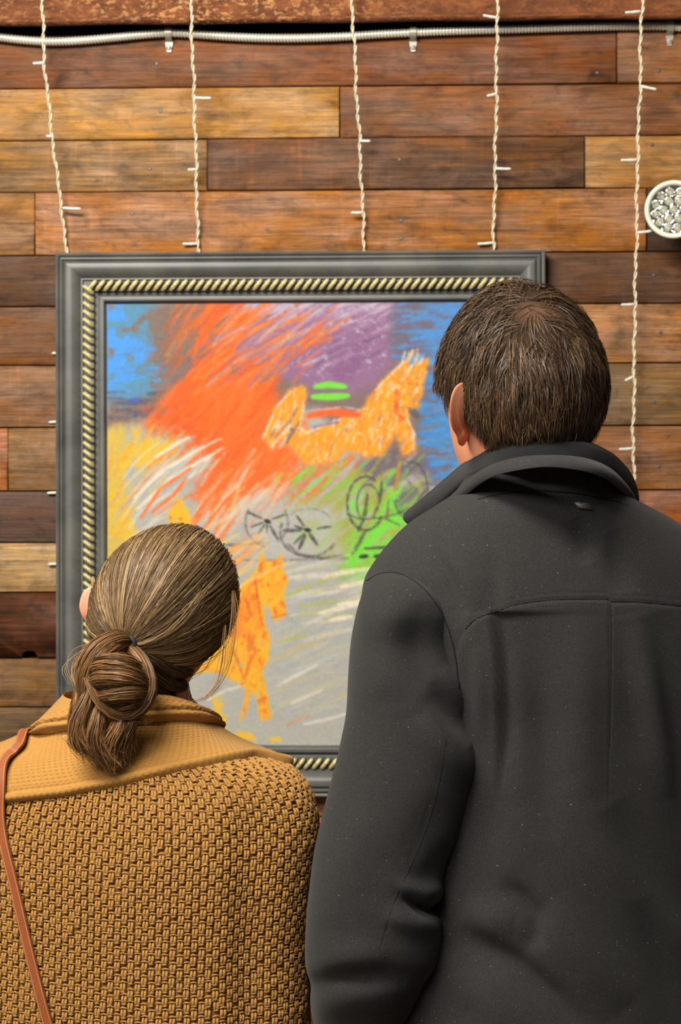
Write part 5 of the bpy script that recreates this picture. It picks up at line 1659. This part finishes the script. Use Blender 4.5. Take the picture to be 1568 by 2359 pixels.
# head and body -----------------------------------------------------------------------------
WSC = 0.78
WHC = P(376, 1416, -1.405)
WHR = roty(math.radians(27)) @ rotz(math.radians(-30))
def to_whead(V):
    return V @ WHR.T + WHC
parts = []
V, F = head_shell(WSC); parts.append((to_whead(V), F))
wn = P(330, 1690, -1.395)
parts.append(limb([to_whead(np.array([[0, -.012, -.01]]))[0], to_whead(np.array([[0, -.018, -.065]]))[0], P(350, 1620, -1.40), wn], [.043, .042, .044, .050], 20, 20))
zt2 = lambda py: P(290, py, -1.40)[2]
ts = catmull(np.array([(zt2(1690), .045, .04), (zt2(1760), .085, .055), (zt2(1830), .13, .07), (zt2(1950), .145, .088), (zt2(2300), .125, .085), (zt2(2550), .14, .095), (zt2(2800), .15, .105), (zt2(2950), .09, .07)]), 36)
a36 = np.linspace(0, 2 * math.pi, 32, endpoint=False)
rg = np.array([np.array([WC[0], -1.40, z]) + np.outer(np.cos(a36) * w, RW) + np.outer(np.sin(a36) * d, FW) for z, w, d in ts])
parts.append((rg.reshape(-1, 3), [gridF(36, 32, True), np.arange(32)[::-1], np.arange(32) + 35 * 32]))
for s, e_pt, w_pt, sh_ in ((1, WS(600, 2400, -1.38), WS(330, 2420, -1.15), WS(620, 1850, -1.41)), (-1, WS(-50, 2400, -1.34), WS(250, 2440, -1.14), WS(-40, 1850, -1.37))):
    parts.append(limb([WS(290 + s * 200, 1875, -1.40), sh_ - np.array([0, 0, .03]), e_pt, (e_pt + w_pt) / 2 + np.array([.05 * s, .09, -.02]), w_pt], [.035, .034, .034, .032, .024], 12, 30))
    parts += hand_shells(w_pt, np.array([-s * .8, .3, -.1]), np.array([0, -1.0, .2]), s, .5)
wlegs = []
for s in (-1, 1):
    hp = np.array([WC[0], -1.40, zt2(2820)]) + RW * (.08 * s)
    kn = np.array([WC[0], -1.40, .43]) + RW * (.085 * s) + FW * .01
    an = np.array([WC[0], -1.40, .075]) + RW * (.085 * s) - FW * .03
    wlegs.append((hp, kn, an))
    parts.append(limb([hp, kn, an, an + FW * .05 - np.array([0, 0, .04])], [.078, .050, .036, .03], 14, 24))
BV, BF = join(parts); BV, BF = remesh('body_tmp', BV, BF, .0056, 2)
ears = []
for s in (-1, 1):
    V, F = ear_shell(s, WSC * (1.02 if s < 0 else .80), 40 if s < 0 else 36, (.083, .002, -.036) if s < 0 else (.064, .002, -.060)); ears.append((to_whead(V), F))
BV, BF = join([(BV, BF)] + ears)
mk('body', BV, BF, SKINW, woman)
prt = [limb([hp + np.array([0, 0, .1]), hp, kn, an], [.08, .09, .06, .05], 18, 24) for hp, kn, an in wlegs]
TV, TF = join(prt); TV, TF = remesh('trouser_tmp', TV, TF, .008, 3)
mk('trousers', TV, TF, plain('black_trousers', (34, 33, 36), .9, 0, .2, 300, .15), woman)
for hp, kn, an in wlegs:
    so_, up_ = shoe(an[0], an[1], -WYAW, .25, .09)
    sh_ = mk('shoe', up_[0], up_[1], plain('brown_leather', (92, 58, 36), .45), woman, sharp=50)
    mk('sole', so_[0], so_[1], SOLE, sh_, sharp=50)

# hair pulled back into a low messy bun ---------------------------------------------------------
WEC, WEA = np.array([0, -.003, .010]) * WSC, np.array([.0772, .099, .1065]) * WSC
def well(dirs, h=0.0):
    u = dirs / np.linalg.norm(dirs / WEA, axis=-1, keepdims=True)
    n = u / WEA ** 2; n = n / np.linalg.norm(n, axis=-1, keepdims=True)
    hh = h[..., None] if isinstance(h, np.ndarray) else h
    return WEC + u + n * hh, n
def wline(p):
    az = np.degrees(np.abs(np.arctan2(p[..., 0], -p[..., 1])))
    z0 = np.interp(az, [0, 35, 60, 80, 100, 118, 135, 180], [-.090, -.088, -.074, -.056, -.040, -.012, .030, .070])
    return p[..., 2] / WSC - z0
rw = np.random.default_rng(17)
th = np.linspace(0, math.pi * .86, 80); ph = np.linspace(0, 2 * math.pi, 140, endpoint=False)
TH, PH_ = np.meshgrid(th, ph, indexing='ij')
dirs = np.stack([np.sin(TH) * np.sin(PH_), -np.sin(TH) * np.cos(PH_), np.cos(TH)], -1)
p0, nn = well(dirs)
hl = wline(p0)
pc = p0 + nn * (np.clip(hl / .03, 0.1, 1) * .0085)[..., None]
F = gridF(80, 140, True)
ok = (hl.ravel()[F] > -.002).all(1)
whair = mk('hair', to_whead(pc.reshape(-1, 3)), F[ok], HAIRC, woman, col=np.tile(lin((58, 42, 29)), (pc.size // 3, 1)))
tag(whair, 'light brown hair combed back', kind='stuff')
# gather point = where the hair tie shows
gx, gy = proj(to_whead(pc.reshape(-1, 3)))
camd = (to_whead((p0 + nn).reshape(-1, 3)) - to_whead(p0.reshape(-1, 3)))[:, 1]
sc_ = (gx - 292) ** 2 + (gy - 1484) ** 2 + np.where(camd < 0, 0, 1e9)
gi = int(np.argmin(sc_))
GD = dirs.reshape(-1, 3)[gi]; GD = GD / np.linalg.norm(GD)
GL, GN = well(GD[None]); GL, GN = GL[0], GN[0]
GP = GL + GN * .013
GW = to_whead(GP[None])[0]
N = 42000
zz = rw.random(N) * 1.86 - .86; pp = rw.random(N) * 2 * math.pi
d0 = np.stack([np.sqrt(1 - zz ** 2) * np.cos(pp), np.sqrt(1 - zz ** 2) * np.sin(pp), zz], 1)
q0, n0 = well(d0)
kp = wline(q0) > 0
q0, d0 = q0[kp], d0[kp]
cosg = (d0 * GD).sum(1)
kp = cosg < .93
q0, d0 = q0[kp][:18500], d0[kp][:18500]
N = len(q0); K = 14
cosg = (d0 * GD).sum(1)
om = np.arccos(np.clip(cosg, -1, 1))
ncl = 420
cs = d0[rw.choice(N, ncl, replace=False)]
cid = np.argmax(d0 @ cs.T, 1)
ch = rw.normal(0, 1, ncl); ccol = rw.normal(0, 1, ncl)
paths = np.zeros((N, K, 3)); nr_ = np.zeros((N, K, 3))
downl = WHR.T @ np.array([0, 0, -1.0])
side = (d0 @ (WHR.T @ np.array([1.0, 0, 0])))
sag = np.clip(side, 0, 1) * .40 * np.clip((om - .4), 0, 1.2)
pull = cs[cid]
lay_h = .0075 + .0026 * rw.random(N) + .0011 * ch[cid] + .003 * np.clip(d0 @ (WHR.T @ np.array([0, 0, 1.0])), 0, 1)
wig = rw.normal(0, 1, (N, 2))
ax_ = np.cross(d0, GD); ax_ /= np.linalg.norm(ax_, axis=1, keepdims=True) + 1e-9
for k in range(K):
    f = k / (K - 1)
    fe = f ** .95
    d = (np.sin((1 - fe) * om)[:, None] * d0 + np.sin(fe * om)[:, None] * GD) / np.sin(om)[:, None]
    d = d + downl * (sag * math.sin(math.pi * f))[:, None] + ax_ * (.030 * ch[cid] * math.sin(math.pi * f) + .012 * wig[:, 0] * math.sin(math.pi * f * 1.5) + .004 * wig[:, 1] * math.sin(9 * f))[:, None]
    h = lay_h * (1 - math.exp(-f * 9)) + .0004 + .004 * f ** 4
    s, n_ = well(d, h)
    conv = max(0, (f - .86) / .14)
    tgt = GP + (s - GP) * .30
    paths[:, k] = s * (1 - conv ** 2) + tgt * conv ** 2
    nr_[:, k] = n_
dk, md, lt = lin((70, 53, 37)), lin((113, 88, 59)), lin((170, 142, 100))
mv = np.clip(rw.normal(.45, .22, N) + .13 * ccol[cid], 0, 1)[:, None]
cols = np.where(mv < .5, dk + (md - dk) * mv * 2, md + (lt - md) * (mv * 2 - 1))
top_w = to_whead(q0)[:, 2]
colk = np.repeat(cols[:, None], K, 1)
fk = np.linspace(0, 1, K)
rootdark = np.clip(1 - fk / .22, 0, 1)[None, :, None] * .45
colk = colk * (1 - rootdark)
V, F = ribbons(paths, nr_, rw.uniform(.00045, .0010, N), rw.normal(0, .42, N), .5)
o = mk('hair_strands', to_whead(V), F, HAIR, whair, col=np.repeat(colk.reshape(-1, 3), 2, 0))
o['kind'] = 'stuff'
# bun: coils and tails built from bundles of strands (px, py, offset towards the viewer)
gy0 = GW[1]
BUN = [  # points, radius px (list), count
 ([(302, 1476, .004), (266, 1474, -.016), (228, 1494, -.028), (204, 1530, -.032), (194, 1572, -.030), (200, 1618, -.026)], [12, 22, 24, 22, 18, 14], 420),
 ([(296, 1482, .002), (262, 1492, -.022), (236, 1515, -.036), (216, 1545, -.040)], [12, 18, 18, 12], 240),
 ([(296, 1490, -.002), (324, 1520, -.016), (342, 1562, -.026), (340, 1606, -.032), (312, 1640, -.036), (272, 1648, -.040), (236, 1622, -.044), (214, 1582, -.042), (206, 1556, -.034)], [12, 15, 17, 17, 15, 13, 12, 10, 8], 480),
 ([(212, 1548, -.026), (240, 1532, -.044), (282, 1530, -.050), (318, 1538, -.036)], [16, 22, 24, 16], 330),
 ([(212, 1572, -.030), (244, 1562, -.050), (288, 1560, -.054), (330, 1572, -.032)], [16, 26, 28, 16], 380),
 ([(226, 1606, -.030), (256, 1598, -.050), (296, 1590, -.052), (330, 1590, -.030)], [12, 24, 26, 16], 340),
 ([(240, 1630, -.026), (270, 1622, -.042), (300, 1612, -.044), (326, 1604, -.030)], [8, 16, 18, 12], 220),
 ([(208, 1586, -.030), (196, 1628, -.034), (184, 1670, -.036), (192, 1706, -.034), (222, 1726, -.032)], [13, 20, 22, 20, 9], 380),
 ([(232, 1618, -.030), (226, 1660, -.038), (222, 1698, -.038), (238, 1730, -.034), (258, 1752, -.032)], [10, 20, 24, 18, 7], 420),
 ([(278, 1640, -.030), (276, 1672, -.036), (262, 1706, -.036), (256, 1738, -.032)], [10, 20, 20, 8], 300),
 ([(300, 1636, -.030), (300, 1666, -.034), (288, 1694, -.034), (280, 1716, -.032)], [8, 13, 13, 6], 160),
 ([(188, 1560, -.018), (178, 1604, -.026), (172, 1650, -.030), (178, 1694, -.030), (200, 1716, -.030)], [6, 10, 12, 12, 6], 160),
 ([(262, 1650, -.036), (300, 1658, -.036), (330, 1662, -.030)], [5, 7, 3], 60),
 # short hair swept up from the nape towards the tie
 ([(436, 1545, .052), (400, 1545, .030), (352, 1520, .010), (304, 1490, .004)], [14, 20, 18, 8], 160),
 ([(424, 1580, .056), (385, 1572, .034), (342, 1538, .014), (304, 1494, .004)], [14, 22, 20, 8], 200),
 ([(392, 1612, .050), (362, 1592, .034), (330, 1555, .018), (302, 1498, .004)], [20, 24, 20, 8], 220),
]
bp, bn, bcols, bw = [], [], [], []
KB = 16
core = []
for bi, (pts, rad, cnt) in enumerate(BUN):
    g = np.array([P(x, y, gy0 + d) for x, y, d in pts])
    gp = catmull(g, KB)
    T, Nn, Bb = frames(gp, (0, -1, 0))
    rr_ = np.interp(np.linspace(0, 1, KB), np.linspace(0, 1, len(rad)), np.array(rad) / 2130.0)
    core.append(tube(gp, rr_ * .72, 8))
    tail = 7 <= bi < 12
    for _ in range(int(cnt * 1.5)):
        rho = .62 + .42 * rw.random(); phi = rw.random() * 2 * math.pi; tw = rw.normal(0, .35) + .5
        an = phi + tw * np.linspace(0, 1, KB)
        rad_ = Nn * np.cos(an)[:, None] + Bb * np.sin(an)[:, None]
        pth = gp + rad_ * (rr_ * rho)[:, None]
        if tail:
            e = np.linspace(0, 1, KB) ** 2.5
            pth = pth + (rw.normal(0, .0050, 3) * np.array([1.2, .6, 1.5]))[None] * e[:, None]
        pth = pth + np.cumsum(rw.normal(0, .00025, (KB, 3)), 0)
        bp.append(pth); bn.append(rad_)
        c = np.clip(rw.normal(.42, .24), 0, 1)
        col_ = (lin((54, 35, 21)) * (1 - c) + lin((158, 114, 69)) * c) if bi < 13 else lin((38, 27, 19)) * (1 - c) + lin((84, 62, 42)) * c
        bcols.append(col_); bw.append(rw.uniform(.0004, .0010))
# wisps: fine strays round the bun and the long loose lock past the right ear
for pts, cnt, sp in (([(536, 1360, .055), (541, 1410, .05), (536, 1480, .045), (520, 1548, .04), (484, 1600, .03), (446, 1616, .02)], 10, .0020), ([(520, 1440, .03), (514, 1520, .035), (500, 1575, .03), (470, 1610, .02)], 6, .003),
                     ([(240, 1480, -.01), (190, 1500, -.01), (172, 1535, -.01), (176, 1580, -.01)], 14, .004), ([(215, 1330, .05), (222, 1390, .03), (240, 1450, .01)], 10, .003), ([(200, 1490, .0), (160, 1540, .0), (168, 1580, -.01)], 6, .004),
                     ([(180, 1690, -.03), (160, 1700, -.03), (200, 1728, -.03)], 10, .004), ([(296, 1640, -.03), (330, 1655, -.03), (336, 1668, -.03)], 12, .003), ([(240, 1720, -.03), (262, 1750, -.03), (276, 1764, -.03)], 14, .005)):
    g = catmull(np.array([P(x, y, gy0 + d) for x, y, d in pts]), KB)
    for _ in range(cnt):
        pth = g + rw.normal(0, sp, 3)[None] * np.sin(np.linspace(.3, 2.6, KB))[:, None] + np.cumsum(rw.normal(0, .0002, (KB, 3)), 0)
        bp.append(pth); bn.append(np.tile(np.array([0, -1.0, 0]), (KB, 1)))
        c = np.clip(rw.normal(.5, .2), 0, 1)
        bcols.append(lin((92, 66, 42)) * (1 - c) + lin((190, 150, 100)) * c); bw.append(rw.uniform(.0004, .0007))
bp, bn = np.array(bp), np.array(bn)
V, F = ribbons(bp, bn, np.array(bw), rw.normal(0, .4, len(bp)), .35)
bc = np.repeat(np.array(bcols), KB * 2, 0)
CVv, CFf = join(core)
V2, F2 = join([(V, [F]), (CVv, CFf)])
bc = np.concatenate([bc, np.tile(lin((58, 40, 26)), (len(CVv), 1))])
o = mk('hair_bun', V2, F2, HAIR, whair, col=bc)
o['kind'] = 'stuff'
o['label'] = 'messy low bun with loose ends'
# black elastic
tie_c = P(296, 1484, gy0 - .004)
tn = P(250, 1500, gy0 - .02) - GW; tn = tn / np.linalg.norm(tn)
e1 = np.cross(tn, (0, 0, 1)); e1 /= np.linalg.norm(e1); e2 = np.cross(tn, e1)
aa = np.linspace(0, 2 * math.pi, 40)
V, F = tube(np.array([tie_c + .0085 * (math.cos(t) * e1 + math.sin(t) * e2) for t in aa]), .0024, 8, cap=False)
tie = mk('hair_tie', V, F, plain('black_elastic', (20, 20, 22), .7), whair)
tie['label'] = 'black hair elastic'
# thin wire earring
lb = P(434, 1576, -1.437)
er = catmull([lb + np.array([0, 0, .001]), P(431, 1600, -1.440), P(430, 1622, -1.440), P(437, 1628, -1.440), P(443, 1621, -1.440), P(438, 1598, -1.440), lb], 40)
V, F = tube(er, .0005, 6, cap=False)
mk('earring', V, F, plain('dark_wire', (52, 42, 34), .35, .8), woman)['label'] = 'thin dark wire drop earring'

# cross-body bag on a tan leather strap --------------------------------------------------------
TAN = plain('tan_leather', (134, 72, 38), .42, 0, .5, 60, .15, .05)
TAN2 = plain('tan_leather_edge', (128, 62, 26), .5)
sp = [(58, 1722), (44, 1730), (28, 1744), (15, 1768), (9, 1810), (10, 1880), (20, 1947), (40, 2020), (66, 2140), (92, 2250), (120, 2359), (160, 2480), (220, 2600), (310, 2740)]
pp_ = catmull(np.array(sp, float), 90)
strap_p = []; strap_n = []
for x, y in pp_:
    q, n_ = on_surface(WB, x, y, .0088, -1.45)
    strap_p.append(q); strap_n.append(n_)
strap_p, strap_n = np.array(strap_p), np.array(strap_n)
for _ in range(8):
    strap_p[1:-1] = (strap_p[:-2] + 2 * strap_p[1:-1] + strap_p[2:]) / 4
    strap_n[1:-1] = (strap_n[:-2] + 2 * strap_n[1:-1] + strap_n[2:]) / 4
# up over the shoulder and down the front to the bag at her right hip
fr = [strap_p[0], strap_p[0] + np.array([-.002, .032, .012]), strap_p[0] + np.array([.004, .075, -.004]), P(70, 1810, -1.285), P(190, 2050, -1.262), P(340, 2350, -1.262), P(380, 2600, -1.252), P(400, 2745, -1.240)]
fp = catmull(np.array(fr), 60)[::-1]
fo = fp - np.array([WC[0], -1.40, 0]); fo[:, 2] = 0; fo /= np.linalg.norm(fo, axis=1)[:, None]
topmix = np.clip((fp[:, 2] - strap_p[0][2] + .05) / .05, 0, 1)[:, None]
fnrm = fo * (1 - topmix) + np.array([-.2, -.25, .95]) * topmix; fnrm /= np.linalg.norm(fnrm, axis=1)[:, None]
tail_b = catmull(np.array([strap_p[-1], P(450, 2815, -1.555), P(610, 2800, -1.52), P(702, 2780, -1.43), P(690, 2750, -1.33), P(600, 2740, -1.245)]), 40)
to = tail_b - np.array([WC[0], -1.40, 0]); to[:, 2] = 0; to /= np.linalg.norm(to, axis=1)[:, None]
sp_all = np.concatenate([fp[:-1], strap_p, tail_b[1:]]); sn_all = np.concatenate([fnrm[:-1], strap_n, to[1:]])
for _ in range(14):
    sp_all[1:-1] = (sp_all[:-2] + 2 * sp_all[1:-1] + sp_all[2:]) / 4
    sn_all[1:-1] = (sn_all[:-2] + 2 * sn_all[1:-1] + sn_all[2:]) / 4
T = np.gradient(sp_all, axis=0); T /= np.linalg.norm(T, axis=1)[:, None]
S = np.cross(T, sn_all); S /= np.linalg.norm(S, axis=1)[:, None]
Nn = np.cross(S, T)
hw, ht = .0055, .0014
sec = [(-hw, 0), (-hw * .96, ht), (hw * .96, ht), (hw, 0), (hw * .96, -ht), (-hw * .96, -ht)]
V = np.stack([sp_all + S * u_ + Nn * v_ for u_, v_ in sec], 1)
bagc = P(500, 2830, -1.222)
bag = empty('shoulder_bag', bagc - np.array([0, 0, .09]))
tag(bag, 'cross-body bag worn on a thin tan leather strap across the cardigan', 'bag')
ns = len(sp_all)
mk('strap', V.reshape(-1, 3), [gridF(ns, 6, True), np.arange(6)[::-1], np.arange(6) + (ns - 1) * 6], TAN, bag, sharp=50)
for (uo, nm) in ((-hw * .74, 'edge_stitching'), (hw * .74, 'edge_stitching')):
    VV, FF = tube(sp_all + S * uo + Nn * ht, .00022, 5)
    mk(nm, VV, FF, plain('cream_thread', (196, 150, 104), .8), bag)
def pouch(c, w, d, h):
    rings = []
    for (z, k) in ((-h, .80), (-h * .97, .93), (-h * .6, 1.0), (0, 1.0), (h * .7, .92), (h * .97, .84), (h, .74)):
        q = np.linspace(0, 2 * math.pi, 32, endpoint=False)
        X_ = np.sign(np.cos(q)) * np.abs(np.cos(q)) ** .5 * w * k; Y_ = np.sign(np.sin(q)) * np.abs(np.sin(q)) ** .6 * d * k
        rings.append(c + np.outer(X_, RW) + np.outer(Y_, FW) + np.array([0, 0, z]))
    return np.array(rings).reshape(-1, 3), [gridF(7, 32, True), np.arange(32)[::-1], np.arange(32) + 6 * 32]
V, F = pouch(bagc, .11, .032, .085)
mk('pouch', V, F, TAN, bag, sharp=50)
V, F = pouch(bagc + FW * .012 + np.array([0, 0, .035]), .112, .026, .055)
mk('flap', V, F, TAN2, bag, sharp=50)
